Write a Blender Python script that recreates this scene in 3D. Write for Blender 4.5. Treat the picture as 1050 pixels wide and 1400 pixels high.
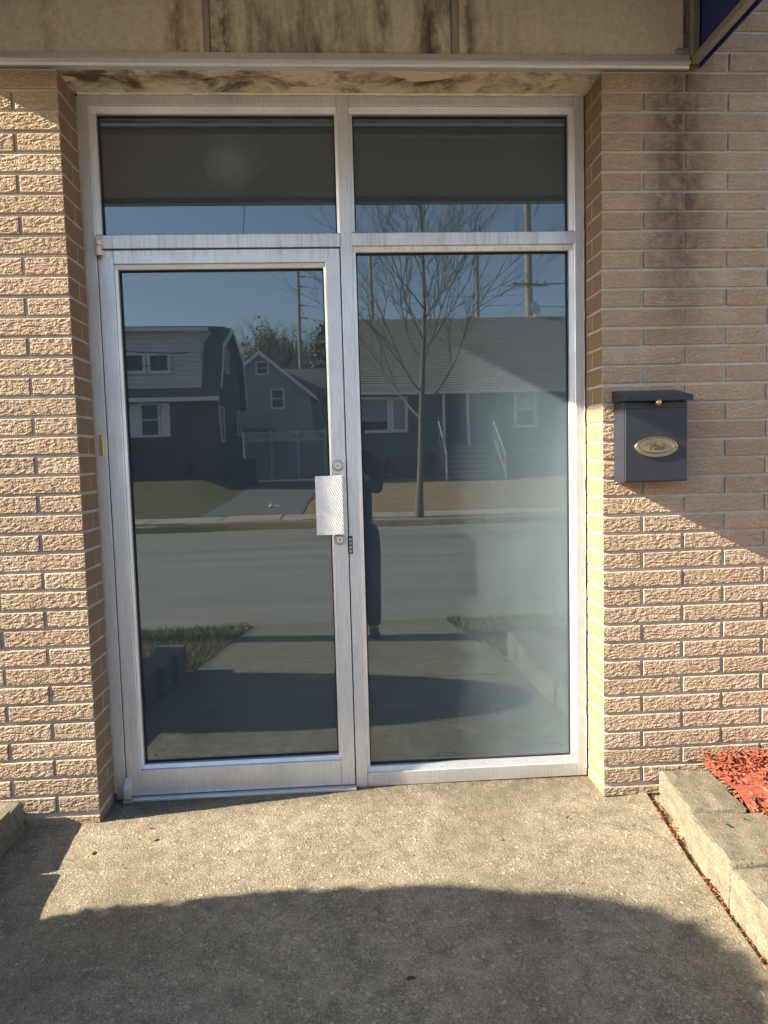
import bpy, bmesh, math, random
from mathutils import Vector, Matrix, noise as mnoise

# ------------------------------------------------------------------ camera, sky, sun, exposure
sc = bpy.context.scene
for o in list(bpy.data.objects):
    bpy.data.objects.remove(o)
col = sc.collection
rad = math.radians

cam_d = bpy.data.cameras.new('camera')
cam = bpy.data.objects.new('camera', cam_d)
col.objects.link(cam)
right = Vector((0.997859, -0.059919, -0.026197))
fwd = Vector((0.057783, 0.995445, -0.075836))
up = Vector((0.030621, 0.074160, 0.996776))
CAM = Vector((0.9044, -2.5194, 1.2798))
m3 = Matrix((right, up, -fwd)).transposed()
cam.matrix_world = Matrix.Translation(CAM) @ m3.to_4x4()
cam_d.sensor_fit = 'VERTICAL'
cam_d.sensor_height = 36.0
cam_d.lens = 970.0 / 1400.0 * 36.0
cam_d.clip_start = 0.01
cam_d.clip_end = 2000
sc.camera = cam

SUN_EL, SUN_AZ = rad(27.5), rad(8.6)          # azimuth measured from the wall plane, sun on the left
to_sun = Vector((-math.cos(SUN_EL) * math.cos(SUN_AZ), -math.cos(SUN_EL) * math.sin(SUN_AZ), math.sin(SUN_EL)))
world = bpy.data.worlds.new('World')
sc.world = world
world.use_nodes = True
wn = world.node_tree
wn.nodes.clear()
sky = wn.nodes.new('ShaderNodeTexSky')
sky.sky_type = 'NISHITA'
sky.sun_disc = False
sky.sun_elevation = SUN_EL
sky.sun_rotation = math.atan2(to_sun.x, to_sun.y)
sky.air_density = 1.0
sky.dust_density = 1.6
sky.ozone_density = 1.0
bg = wn.nodes.new('ShaderNodeBackground')
bg.inputs['Strength'].default_value = 0.078
wo = wn.nodes.new('ShaderNodeOutputWorld')
wn.links.new(sky.outputs[0], bg.inputs[0])
wn.links.new(bg.outputs[0], wo.inputs[0])

sun_d = bpy.data.lights.new('sun', 'SUN')
sun_d.energy = 5.0
sun_d.angle = rad(0.53)
sun_d.color = (1.0, 0.865, 0.65)
sun = bpy.data.objects.new('sun', sun_d)
col.objects.link(sun)
sun.rotation_euler = (-to_sun).to_track_quat('-Z', 'Y').to_euler()

sc.view_settings.view_transform = 'Standard'
sc.view_settings.look = 'None'
sc.view_settings.exposure = 2.25
sc.view_settings.gamma = 1.0
sc.view_settings.use_curve_mapping = False
sc.cycles.max_bounces = 10
sc.cycles.diffuse_bounces = 4
sc.cycles.glossy_bounces = 4
sc.cycles.transparent_max_bounces = 12

rnd = random.Random(7)

# ------------------------------------------------------------------ node helpers
class NT:
    def __init__(self, name):
        self.m = bpy.data.materials.new(name)
        self.m.use_nodes = True
        self.t = self.m.node_tree
        self.t.nodes.clear()
        self.out = self.t.nodes.new('ShaderNodeOutputMaterial')
    def n(self, typ, ins=None, **at):
        nd = self.t.nodes.new(typ)
        for k, v in at.items():
            setattr(nd, k, v)
        for k, v in (ins or {}).items():
            s = nd.inputs[k]
            if hasattr(v, 'links') or isinstance(v, bpy.types.NodeSocket):
                self.t.links.new(v, s)
            else:
                s.default_value = v
        return nd
    def pos(self):
        return self.n('ShaderNodeNewGeometry').outputs['Position']
    def rand(self):
        return self.n('ShaderNodeObjectInfo').outputs['Random']
    def scaled(self, vec, s):
        return self.n('ShaderNodeMapping', {0: vec, 'Scale': s}).outputs[0]
    def noise(self, vec, scale, detail=4, rough=0.55, dist=0.0):
        return self.n('ShaderNodeTexNoise', {'Vector': vec, 'Scale': scale, 'Detail': detail, 'Roughness': rough, 'Distortion': dist}).outputs['Fac']
    def voro(self, vec, scale, feature='F1'):
        return self.n('ShaderNodeTexVoronoi', {'Vector': vec, 'Scale': scale}, feature=feature)
    def ramp(self, fac, stops):
        r = self.n('ShaderNodeValToRGB', {0: fac})
        el = r.color_ramp.elements
        while len(el) < len(stops):
            el.new(0.5)
        for e, (p, c) in zip(el, stops):
            e.position = p
            e.color = (c, c, c, 1) if not isinstance(c, tuple) else (*c, 1)
        return r.outputs[0]
    def math(self, op, a, b=0.0, c=0.0):
        return self.n('ShaderNodeMath', {0: a, 1: b, 2: c}, operation=op).outputs[0]
    def mix(self, fac, a, b, blend='MIX'):
        nd = self.t.nodes.new('ShaderNodeMix')
        nd.data_type = 'RGBA'
        nd.blend_type = blend
        for k, v in ((0, fac), (6, a), (7, b)):
            s = nd.inputs[k]
            if isinstance(v, bpy.types.NodeSocket):
                self.t.links.new(v, s)
            elif k == 0:
                s.default_value = v
            else:
                s.default_value = (*v, 1) if len(v) == 3 else v
        return nd.outputs[2]
    def sep(self, vec):
        return self.n('ShaderNodeSeparateXYZ', {0: vec}).outputs
    def comb(self, x, y, z):
        return self.n('ShaderNodeCombineXYZ', {0: x, 1: y, 2: z}).outputs[0]
    def bump(self, h, strength=1.0, dist=0.01, normal=None):
        ins = {'Strength': strength, 'Distance': dist, 'Height': h}
        if normal is not None:
            ins['Normal'] = normal
        return self.n('ShaderNodeBump', ins).outputs[0]
    def principled(self, **ins):
        p = self.n('ShaderNodeBsdfPrincipled')
        for k, v in ins.items():
            k = k.replace('_', ' ')
            s = p.inputs[k]
            if isinstance(v, bpy.types.NodeSocket):
                self.t.links.new(v, s)
            else:
                if k == 'Base Color' and len(v) == 3:
                    v = (*v, 1)
                s.default_value = v
        self.t.links.new(p.outputs[0], self.out.inputs[0])
        return p
    def surface(self, sock):
        self.t.links.new(sock, self.out.inputs[0])

def simple(name, c, rough=0.7, metal=0.0, var=0.25, scale=6.0, bump=0.0, bscale=60.0, spec=0.35):
    t = NT(name)
    p = t.pos()
    f = t.noise(p, scale, 5)
    lo = tuple(x * (1 - var) for x in c)
    hi = tuple(min(1, x * (1 + var)) for x in c)
    cc = t.mix(f, lo, hi)
    kw = dict(Base_Color=cc, Roughness=rough, Metallic=metal, Specular_IOR_Level=spec)
    if bump:
        kw['Normal'] = t.bump(t.noise(p, bscale, 4), 0.6, bump)
    t.principled(**kw)
    return t.m

M = {}

def brick_material():
    t = NT('tan_textured_brick')
    p = t.pos()
    r = t.rand()
    off = t.comb(t.math('MULTIPLY', r, 3.0), 0.0, t.math('MULTIPLY', r, 7.0))
    q = t.n('ShaderNodeVectorMath', {0: p, 1: off}, operation='ADD').outputs[0]
    big = t.noise(q, 7.0, 3)
    base = t.mix(r, (0.365, 0.278, 0.200), (0.49, 0.392, 0.295))
    base = t.mix(t.ramp(big, [(0.3, 0.0), (0.7, 1.0)]), base, (0.375, 0.272, 0.192))
    speck = t.noise(q, 260.0, 2)
    base = t.mix(t.ramp(speck, [(0.56, 0.0), (0.68, 0.55)]), base, (0.62, 0.46, 0.32))
    base = t.mix(t.ramp(speck, [(0.30, 0.6), (0.42, 0.0)]), base, (0.20, 0.12, 0.08))
    # the soot streak that runs down the wall below the corner of the awning
    s = t.sep(p)
    wob = t.math('MULTIPLY', t.math('SUBTRACT', t.noise(t.scaled(p, (1, 1, 0.5)), 9.0, 3), 0.5), 0.10)
    dx = t.math('ABSOLUTE', t.math('SUBTRACT', t.math('ADD', s[0], wob), 2.125))
    band = t.ramp(dx, [(0.0, 1.0), (0.06, 0.8), (0.15, 0.0)])
    fade = t.ramp(t.math('DIVIDE', t.math('SUBTRACT', s[2], 1.45), 1.2), [(0.0, 0.0), (0.55, 0.85), (1.0, 0.9)])
    patch = t.ramp(t.noise(t.scaled(p, (1, 1, 0.7)), 28.0, 4), [(0.30, 0.35), (0.6, 1.0)])
    st = t.math('MULTIPLY', t.math('MULTIPLY', band, fade), patch)
    base = t.mix(t.math('MULTIPLY', st, 1.0), base, (0.085, 0.06, 0.055))
    # dirt just under the drip rail
    top = t.ramp(t.math('SUBTRACT', s[2], 2.0), [(0.50, 0.0), (0.62, 0.45)])
    base = t.mix(t.math('MULTIPLY', top, t.noise(p, 14.0, 4)), base, (0.17, 0.10, 0.05))
    # damp grime on the lowest courses
    low = t.ramp(s[2], [(0.0, 0.55), (0.25, 0.0)])
    base = t.mix(t.math('MULTIPLY', low, t.noise(p, 10.0, 4)), base, (0.10, 0.075, 0.055))
    # bark-like wire-cut relief on the outer face, smooth on the returns
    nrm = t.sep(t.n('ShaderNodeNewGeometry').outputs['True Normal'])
    front = t.ramp(t.math('MULTIPLY', nrm[1], -1.0), [(0.6, 0.08), (0.9, 1.0)])
    wr = t.n('ShaderNodeTexNoise', {'Vector': t.scaled(q, (0.42, 0.42, 1.0)), 'Scale': 95.0, 'Detail': 4.0, 'Roughness': 0.55, 'Distortion': 0.9}).outputs['Fac']
    rid = t.math('ABSOLUTE', t.math('SUBTRACT', wr, 0.5))
    rid = t.ramp(rid, [(0.0, 0.0), (0.12, 1.0)])
    fine = t.noise(q, 230.0, 3)
    lump = t.noise(t.scaled(q, (0.6, 0.6, 1.0)), 42.0, 3, 0.5, 0.6)
    h = t.math('ADD', t.math('MULTIPLY', rid, 0.38), t.math('ADD', t.math('MULTIPLY', fine, 0.55), t.math('MULTIPLY', lump, 1.0)))
    h = t.math('MULTIPLY', h, front)
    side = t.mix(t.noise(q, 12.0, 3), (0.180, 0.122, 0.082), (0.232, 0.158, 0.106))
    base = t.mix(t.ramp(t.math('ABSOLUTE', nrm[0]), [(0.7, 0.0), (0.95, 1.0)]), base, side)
    t.principled(Base_Color=base, Roughness=0.9, Specular_IOR_Level=0.2, Normal=t.bump(h, 0.9, 0.007))
    return t.m
M['brick'] = brick_material()

def mortar_material():
    t = NT('grey_mortar')
    p = t.pos()
    c = t.mix(t.noise(p, 30.0, 4), (0.29, 0.275, 0.26), (0.50, 0.475, 0.445))
    s = t.sep(p)
    dx = t.math('ABSOLUTE', t.math('SUBTRACT', s[0], 2.125))
    st = t.math('MULTIPLY', t.ramp(dx, [(0.0, 0.8), (0.12, 0.0)]), t.ramp(t.math('SUBTRACT', s[2], 1.2), [(0.2, 0.0), (0.8, 0.8)]))
    c = t.mix(st, c, (0.13, 0.11, 0.10))
    t.principled(Base_Color=c, Roughness=0.95, Specular_IOR_Level=0.15, Normal=t.bump(t.noise(p, 300.0, 3), 0.6, 0.003))
    return t.m
M['mortar'] = mortar_material()

def fascia_material():
    t = NT('stained_beige_panel')
    p = t.pos()
    s = t.sep(p)
    vs = t.scaled(p, (1.0, 1.0, 0.22))
    base = t.mix(t.noise(p, 3.0, 4), (0.48, 0.43, 0.34), (0.60, 0.54, 0.44))
    base = t.mix(t.ramp(t.noise(p, 55.0, 4), [(0.4, 0.0), (0.75, 0.35)]), base, (0.25, 0.18, 0.11))
    streak = t.ramp(t.noise(vs, 6.5, 6, 0.7), [(0.46, 0.0), (0.66, 0.95)])
    zone = t.ramp(t.math('ABSOLUTE', t.math('SUBTRACT', s[0], 0.95)), [(0.0, 0.9), (0.42, 1.0), (0.62, 0.25), (1.0, 0.12)])
    base = t.mix(t.math('MULTIPLY', streak, zone), base, (0.085, 0.055, 0.035))
    # rusty runs and dark mould next to the joint strips
    for xc, w, colr, k in ((0.40, 0.05, (0.16, 0.08, 0.03), 0.75), (0.56, 0.055, (0.05, 0.038, 0.026), 0.85), (1.26, 0.07, (0.055, 0.04, 0.028), 0.9), (1.10, 0.03, (0.05, 0.037, 0.026), 0.8), (1.385, 0.03, (0.07, 0.05, 0.035), 0.7), (-0.02, 0.04, (0.18, 0.10, 0.045), 0.5)):
        d = t.math('ABSOLUTE', t.math('SUBTRACT', t.math('ADD', s[0], t.math('MULTIPLY', t.math('SUBTRACT', t.noise(vs, 9.0, 3), 0.5), 0.09)), xc))
        b = t.math('MULTIPLY', t.ramp(d, [(0.0, k), (w, 0.0)]), t.ramp(t.noise(t.scaled(p, (1, 1, 0.5)), 22.0, 5, 0.7), [(0.38, 0.0), (0.58, 1.0)]))
        base = t.mix(b, base, colr)
    peel = t.math('MULTIPLY', t.ramp(t.noise(p, 26.0, 5, 0.6), [(0.58, 0.0), (0.60, 1.0)]), t.ramp(t.math('ABSOLUTE', t.math('SUBTRACT', s[0], 0.50)), [(0.05, 0.85), (0.14, 0.0)]))
    base = t.mix(peel, base, (0.50, 0.40, 0.24))
    h = t.math('ADD', t.noise(p, 140.0, 4), t.math('MULTIPLY', peel, -0.8))
    t.principled(Base_Color=base, Roughness=0.9, Specular_IOR_Level=0.2, Normal=t.bump(h, 0.5, 0.003))
    return t.m
M['fascia'] = fascia_material()

def soffit_material():
    t = NT('mouldy_soffit_paint')
    p = t.pos()
    sp = t.scaled(p, (1.0, 1.3, 1.0))
    base = t.mix(t.noise(sp, 6.0, 4), (0.54, 0.47, 0.35), (0.70, 0.62, 0.49))
    mould = t.ramp(t.noise(sp, 4.2, 6, 0.7, 0.5), [(0.46, 0.0), (0.62, 0.92)])
    base = t.mix(mould, base, (0.07, 0.048, 0.028))
    pe = t.ramp(t.noise(t.scaled(p, (0.45, 1.3, 1.0)), 6.5, 3, 0.4), [(0.63, 0.0), (0.645, 1.0)])
    base = t.mix(pe, base, (0.66, 0.53, 0.37))
    t.principled(Base_Color=base, Roughness=0.85, Specular_IOR_Level=0.2, Normal=t.bump(t.math('ADD', t.noise(p, 90.0, 4), pe), 0.5, 0.003))
    return t.m
M['soffit'] = soffit_material()

def aluminium(name, tint=(0.70, 0.725, 0.77), rough=0.45, streak=0.5):
    t = NT(name)
    p = t.pos()
    s = t.sep(p)
    vs = t.scaled(p, (1.0, 1.0, 0.05))
    f = t.noise(vs, 240.0, 4, 0.6)
    cl = t.noise(p, 5.0, 5, 0.6)
    c = t.mix(t.ramp(f, [(0.45, 0.0), (0.72, streak)]), tint, tuple(x * 0.62 for x in (tint[0], tint[1] * 0.96, tint[2] * 0.9)))
    c = t.mix(t.ramp(cl, [(0.4, 0.0), (0.7, 0.45)]), c, tuple(x * 0.72 for x in tint))
    # drip runs on the horizontal bars below the upper panes
    bar = t.ramp(t.math('ABSOLUTE', t.math('SUBTRACT', s[2], 2.075)), [(0.035, 1.0), (0.05, 0.0)])
    run = t.ramp(t.noise(t.scaled(p, (1.0, 1.0, 0.05)), 75.0, 3, 0.6), [(0.46, 0.0), (0.70, 0.45)])
    c = t.mix(t.math('MULTIPLY', bar, run), c, (0.36, 0.34, 0.31))
    dirt = t.ramp(s[2], [(0.0, 0.55), (0.16, 0.0)])
    c = t.mix(t.math('MULTIPLY', dirt, cl), c, (0.24, 0.21, 0.18))
    ro = t.math('ADD', t.math('MULTIPLY', cl, 0.25), rough - 0.1)
    t.principled(Base_Color=c, Metallic=0.72, Roughness=ro, Normal=t.bump(t.math('ADD', t.noise(p, 35.0, 4), t.math('MULTIPLY', t.noise(p, 400.0, 2), 0.2)), 0.25, 0.002))
    return t.m
M['alu'] = aluminium('aged_anodised_aluminium')
M['alu_dark'] = aluminium('weathered_grey_metal', (0.42, 0.40, 0.37), 0.5, 0.4)
M['steel'] = aluminium('brushed_pull_plate', (0.80, 0.80, 0.80), 0.36, 0.15)
M['gasket'] = simple('black_rubber_gasket', (0.012, 0.012, 0.012), 0.7)
M['caulk'] = simple('white_caulk', (0.62, 0.58, 0.50), 0.9, var=0.35, scale=40)
M['brass'] = simple('old_brass', (0.60, 0.42, 0.16), 0.38, 0.9, 0.2, 30)
M['dark_metal'] = simple('dark_latch_metal', (0.03, 0.03, 0.03), 0.5, 0.3)

def glass_material():
    t = NT('reflective_tinted_glass')
    p = t.pos()
    wob = t.bump(t.noise(p, 1.6, 1), 0.06, 0.01)
    gl = t.n('ShaderNodeBsdfGlossy', {'Color': (0.84, 0.95, 1.0, 1), 'Roughness': 0.012, 'Normal': wob}).outputs[0]
    tr = t.n('ShaderNodeBsdfTransparent', {'Color': (0.24, 0.29, 0.33, 1)}).outputs[0]
    lw = t.n('ShaderNodeFresnel', {'IOR': 1.5}).outputs[0]
    fac = t.math('ADD', t.math('MULTIPLY', lw, 0.7), 0.135)
    a = t.n('ShaderNodeMixShader', {0: fac, 1: tr, 2: gl}).outputs[0]
    # dusty grains facing every way catch raking sun; painted haze is mixed in below
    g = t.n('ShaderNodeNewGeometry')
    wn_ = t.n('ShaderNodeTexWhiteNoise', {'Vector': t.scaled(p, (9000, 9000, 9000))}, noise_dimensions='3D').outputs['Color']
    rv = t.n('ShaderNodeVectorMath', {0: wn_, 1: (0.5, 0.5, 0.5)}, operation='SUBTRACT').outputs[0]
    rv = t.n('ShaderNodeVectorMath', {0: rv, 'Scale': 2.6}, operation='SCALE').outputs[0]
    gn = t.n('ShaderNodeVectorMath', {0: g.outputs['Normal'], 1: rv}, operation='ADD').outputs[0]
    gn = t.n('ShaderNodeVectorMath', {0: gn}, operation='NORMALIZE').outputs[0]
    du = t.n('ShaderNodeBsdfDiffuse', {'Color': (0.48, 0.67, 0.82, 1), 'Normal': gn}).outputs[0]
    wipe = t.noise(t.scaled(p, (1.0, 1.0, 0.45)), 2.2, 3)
    glow_dist = t.n('ShaderNodeVectorMath', {0: t.scaled(p, (1.0, 0.0, 1.15)), 1: (0.53, 0.0, 2.74)}, operation='DISTANCE').outputs['Value']
    glow_spot = t.ramp(glow_dist, [(0.0, 0.17), (0.05, 0.12), (0.14, 0.0)])  # soft round glow painted into the upper left pane
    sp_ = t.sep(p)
    sun_veil = t.n('ShaderNodeMapRange', {0: t.math('ADD', sp_[0], t.math('MULTIPLY', t.math('SUBTRACT', wipe, 0.5), 0.35)), 1: 1.38, 2: 1.95, 3: 0.0, 4: 0.31}, interpolation_type='SMOOTHSTEP').outputs[0]  # painted haze: sunlit veil on the right pane, fading out to the left
    sun_veil = t.math('MULTIPLY', sun_veil, t.n('ShaderNodeMapRange', {0: sp_[2], 1: 2.3, 2: 1.1, 3: 0.15, 4: 1.0}).outputs[0])
    dust_haze = t.math('ADD', t.math('ADD', t.math('MULTIPLY', wipe, 0.10), 0.055), t.math('ADD', glow_spot, sun_veil))
    b = t.n('ShaderNodeMixShader', {0: dust_haze, 1: a, 2: du}).outputs[0]
    t.surface(b)
    return t.m
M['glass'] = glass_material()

def glass_back():
    t = NT('clear_glass_back')
    t.surface(t.n('ShaderNodeBsdfTransparent', {'Color': (0.96, 0.98, 0.97, 1)}).outputs[0])
    return t.m
M['glass_back'] = glass_back()

def concrete_material(name, a, b, peb=1.0):
    t = NT(name)
    p = t.pos()
    base = t.mix(t.ramp(t.noise(p, 2.3, 5, 0.6), [(0.3, 0.0), (0.7, 1.0)]), a, b)
    base = t.mix(t.ramp(t.noise(p, 16.0, 6, 0.75), [(0.40, 0.0), (0.64, 0.8)]), base, tuple(x * 0.60 for x in a))
    v = t.voro(t.n('ShaderNodeVectorMath', {0: p, 1: t.n('ShaderNodeVectorMath', {0: t.n('ShaderNodeTexNoise', {'Vector': p, 'Scale': 60.0}).outputs['Color'], 1: (0.02, 0.02, 0.0)}, operation='MULTIPLY').outputs[0]}, operation='ADD').outputs[0], 62.0)
    vc = t.n('ShaderNodeRGBToBW', {0: v.outputs['Color']}).outputs[0]
    pm = t.math('MULTIPLY', t.ramp(v.outputs['Distance'], [(0.30, 1.0), (0.46, 0.0)]), t.ramp(vc, [(0.72, 0.0), (0.76, 1.0)]))
    pm = t.math('MULTIPLY', pm, peb)
    base = t.mix(t.math('MULTIPLY', pm, 0.42), base, t.mix(vc, (0.20, 0.16, 0.11), (0.46, 0.42, 0.34)))
    v2 = t.voro(p, 270.0)
    vc2 = t.n('ShaderNodeRGBToBW', {0: v2.outputs['Color']}).outputs[0]
    base = t.mix(t.math('MULTIPLY', t.ramp(vc2, [(0.64, 0.0), (0.80, 0.36)]), peb), base, (0.42, 0.375, 0.29))
    base = t.mix(t.math('MULTIPLY', t.ramp(vc2, [(0.22, 0.45), (0.34, 0.0)]), peb), base, (0.085, 0.074, 0.058))
    stain = t.ramp(t.noise(p, 1.1, 6, 0.7, 0.6), [(0.50, 0.0), (0.66, 0.45)])
    base = t.mix(stain, base, tuple(x * 0.55 for x in a))
    yy = t.sep(p)[1]
    dirt = t.math('MULTIPLY', t.n('ShaderNodeMapRange', {0: yy, 1: -0.03, 2: 0.17, 3: 0.0, 4: 0.8}).outputs[0], t.ramp(t.noise(p, 18.0, 5, 0.7), [(0.35, 0.2), (0.6, 1.0)]))
    base = t.mix(dirt, base, (0.06, 0.05, 0.038))
    ck = t.voro(t.n('ShaderNodeVectorMath', {0: p, 1: t.n('ShaderNodeVectorMath', {0: t.n('ShaderNodeTexNoise', {'Vector': p, 'Scale': 9.0, 'Detail': 5.0}).outputs['Color'], 1: (0.10, 0.10, 0.0)}, operation='MULTIPLY').outputs[0]}, operation='ADD').outputs[0], 0.75, 'DISTANCE_TO_EDGE').outputs['Distance']
    crack = t.math('MULTIPLY', t.ramp(ck, [(0.0, 1.0), (0.0032, 0.0)]), t.ramp(t.noise(p, 1.7, 3), [(0.62, 0.0), (0.68, 0.35)]))
    base = t.mix(crack, base, (0.05, 0.042, 0.032))
    pit = t.ramp(t.noise(p, 42.0, 3), [(0.27, 1.0), (0.31, 0.0)])
    base = t.mix(t.math('MULTIPLY', pit, 0.6), base, (0.08, 0.065, 0.045))
    h = t.math('ADD', t.math('MULTIPLY', t.noise(p, 170.0, 4, 0.65), 1.0), t.math('ADD', t.math('MULTIPLY', pm, 0.35), t.math('MULTIPLY', pit, -0.9)))
    t.principled(Base_Color=base, Roughness=0.92, Specular_IOR_Level=0.25, Normal=t.bump(h, 0.9, 0.007))
    return t.m
M['concrete'] = concrete_material('exposed_aggregate_concrete', (0.168, 0.147, 0.109), (0.272, 0.240, 0.180))
M['block'] = concrete_material('buff_concrete_block', (0.155, 0.138, 0.103), (0.215, 0.192, 0.146), 0.45)
M['sidewalk'] = concrete_material('pale_sidewalk_concrete', (0.34, 0.31, 0.25), (0.40, 0.365, 0.30), 0.2)

def asphalt_material(name, lo, hi):
    t = NT(name)
    p = t.pos()
    c = t.mix(t.ramp(t.noise(t.scaled(p, (0.12, 1.0, 1.0)), 1.6, 7, 0.68), [(0.3, 0.0), (0.7, 1.0)]), lo, hi)
    c = t.mix(t.ramp(t.noise(p, 60.0, 3), [(0.5, 0.0), (0.7, 0.4)]), c, tuple(x * 1.5 for x in hi))
    cr = t.voro(t.scaled(p, (0.35, 0.5, 1.0)), 0.55, 'DISTANCE_TO_EDGE').outputs['Distance']
    c = t.mix(t.math('MULTIPLY', t.ramp(cr, [(0.0, 1.0), (0.010, 0.0)]), t.ramp(t.noise(p, 0.5, 2), [(0.5, 0.0), (0.6, 0.5)])), c, (0.04, 0.04, 0.04))
    t.principled(Base_Color=c, Roughness=0.9, Specular_IOR_Level=0.3, Normal=t.bump(t.noise(p, 120.0, 3), 0.6, 0.006))
    return t.m
M['asphalt'] = asphalt_material('worn_grey_asphalt', (0.135, 0.130, 0.122), (0.225, 0.217, 0.20))
M['drive'] = asphalt_material('dark_driveway_asphalt', (0.085, 0.085, 0.085), (0.12, 0.118, 0.115))

def ground_material():
    t = NT('winter_grass_ground')
    p = t.pos()
    s = t.sep(p)
    tan = t.mix(t.noise(p, 1.5, 5), (0.30, 0.21, 0.12), (0.46, 0.34, 0.21))
    green = t.mix(t.noise(p, 1.2, 5), (0.085, 0.085, 0.035), (0.20, 0.165, 0.08))
    w = t.ramp(t.math('ADD', t.math('MULTIPLY', s[0], 0.1), 0.5), [(0.25, 0.0), (0.45, 1.0)])
    c = t.mix(w, green, tan)
    c = t.mix(t.ramp(t.noise(p, 14.0, 5, 0.7), [(0.42, 0.0), (0.62, 0.85)]), c, (0.09, 0.07, 0.035))
    t.principled(Base_Color=c, Roughness=1.0, Specular_IOR_Level=0.1, Normal=t.bump(t.noise(p, 22.0, 5, 0.7), 1.0, 0.06))
    return t.m
M['ground'] = ground_material()

# ------------------------------------------------------------------ mesh helpers
WL = {}                                     # world location of every object that parents others

def tag(o, label=None, cat=None, group=None, kind=None):
    if label: o['label'] = label
    if cat: o['category'] = cat
    if group: o['group'] = group
    if kind: o['kind'] = kind
    return o

def empty(name, loc, label, cat, group=None):
    o = bpy.data.objects.new(name, None)
    o.empty_display_size = 0.1
    o.location = loc
    col.objects.link(o)
    WL[o] = Vector(loc)
    return tag(o, label, cat, group)

def link(name, me, parent=None, loc=None):
    o = bpy.data.objects.new(name, me)
    col.objects.link(o)
    if parent is not None:
        o.parent = parent
        base = WL[parent]
    else:
        base = Vector((0, 0, 0))
    if loc is not None:
        o.location = Vector(loc) - base
        WL[o] = Vector(loc)
    else:
        WL[o] = base.copy()
    return o

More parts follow.
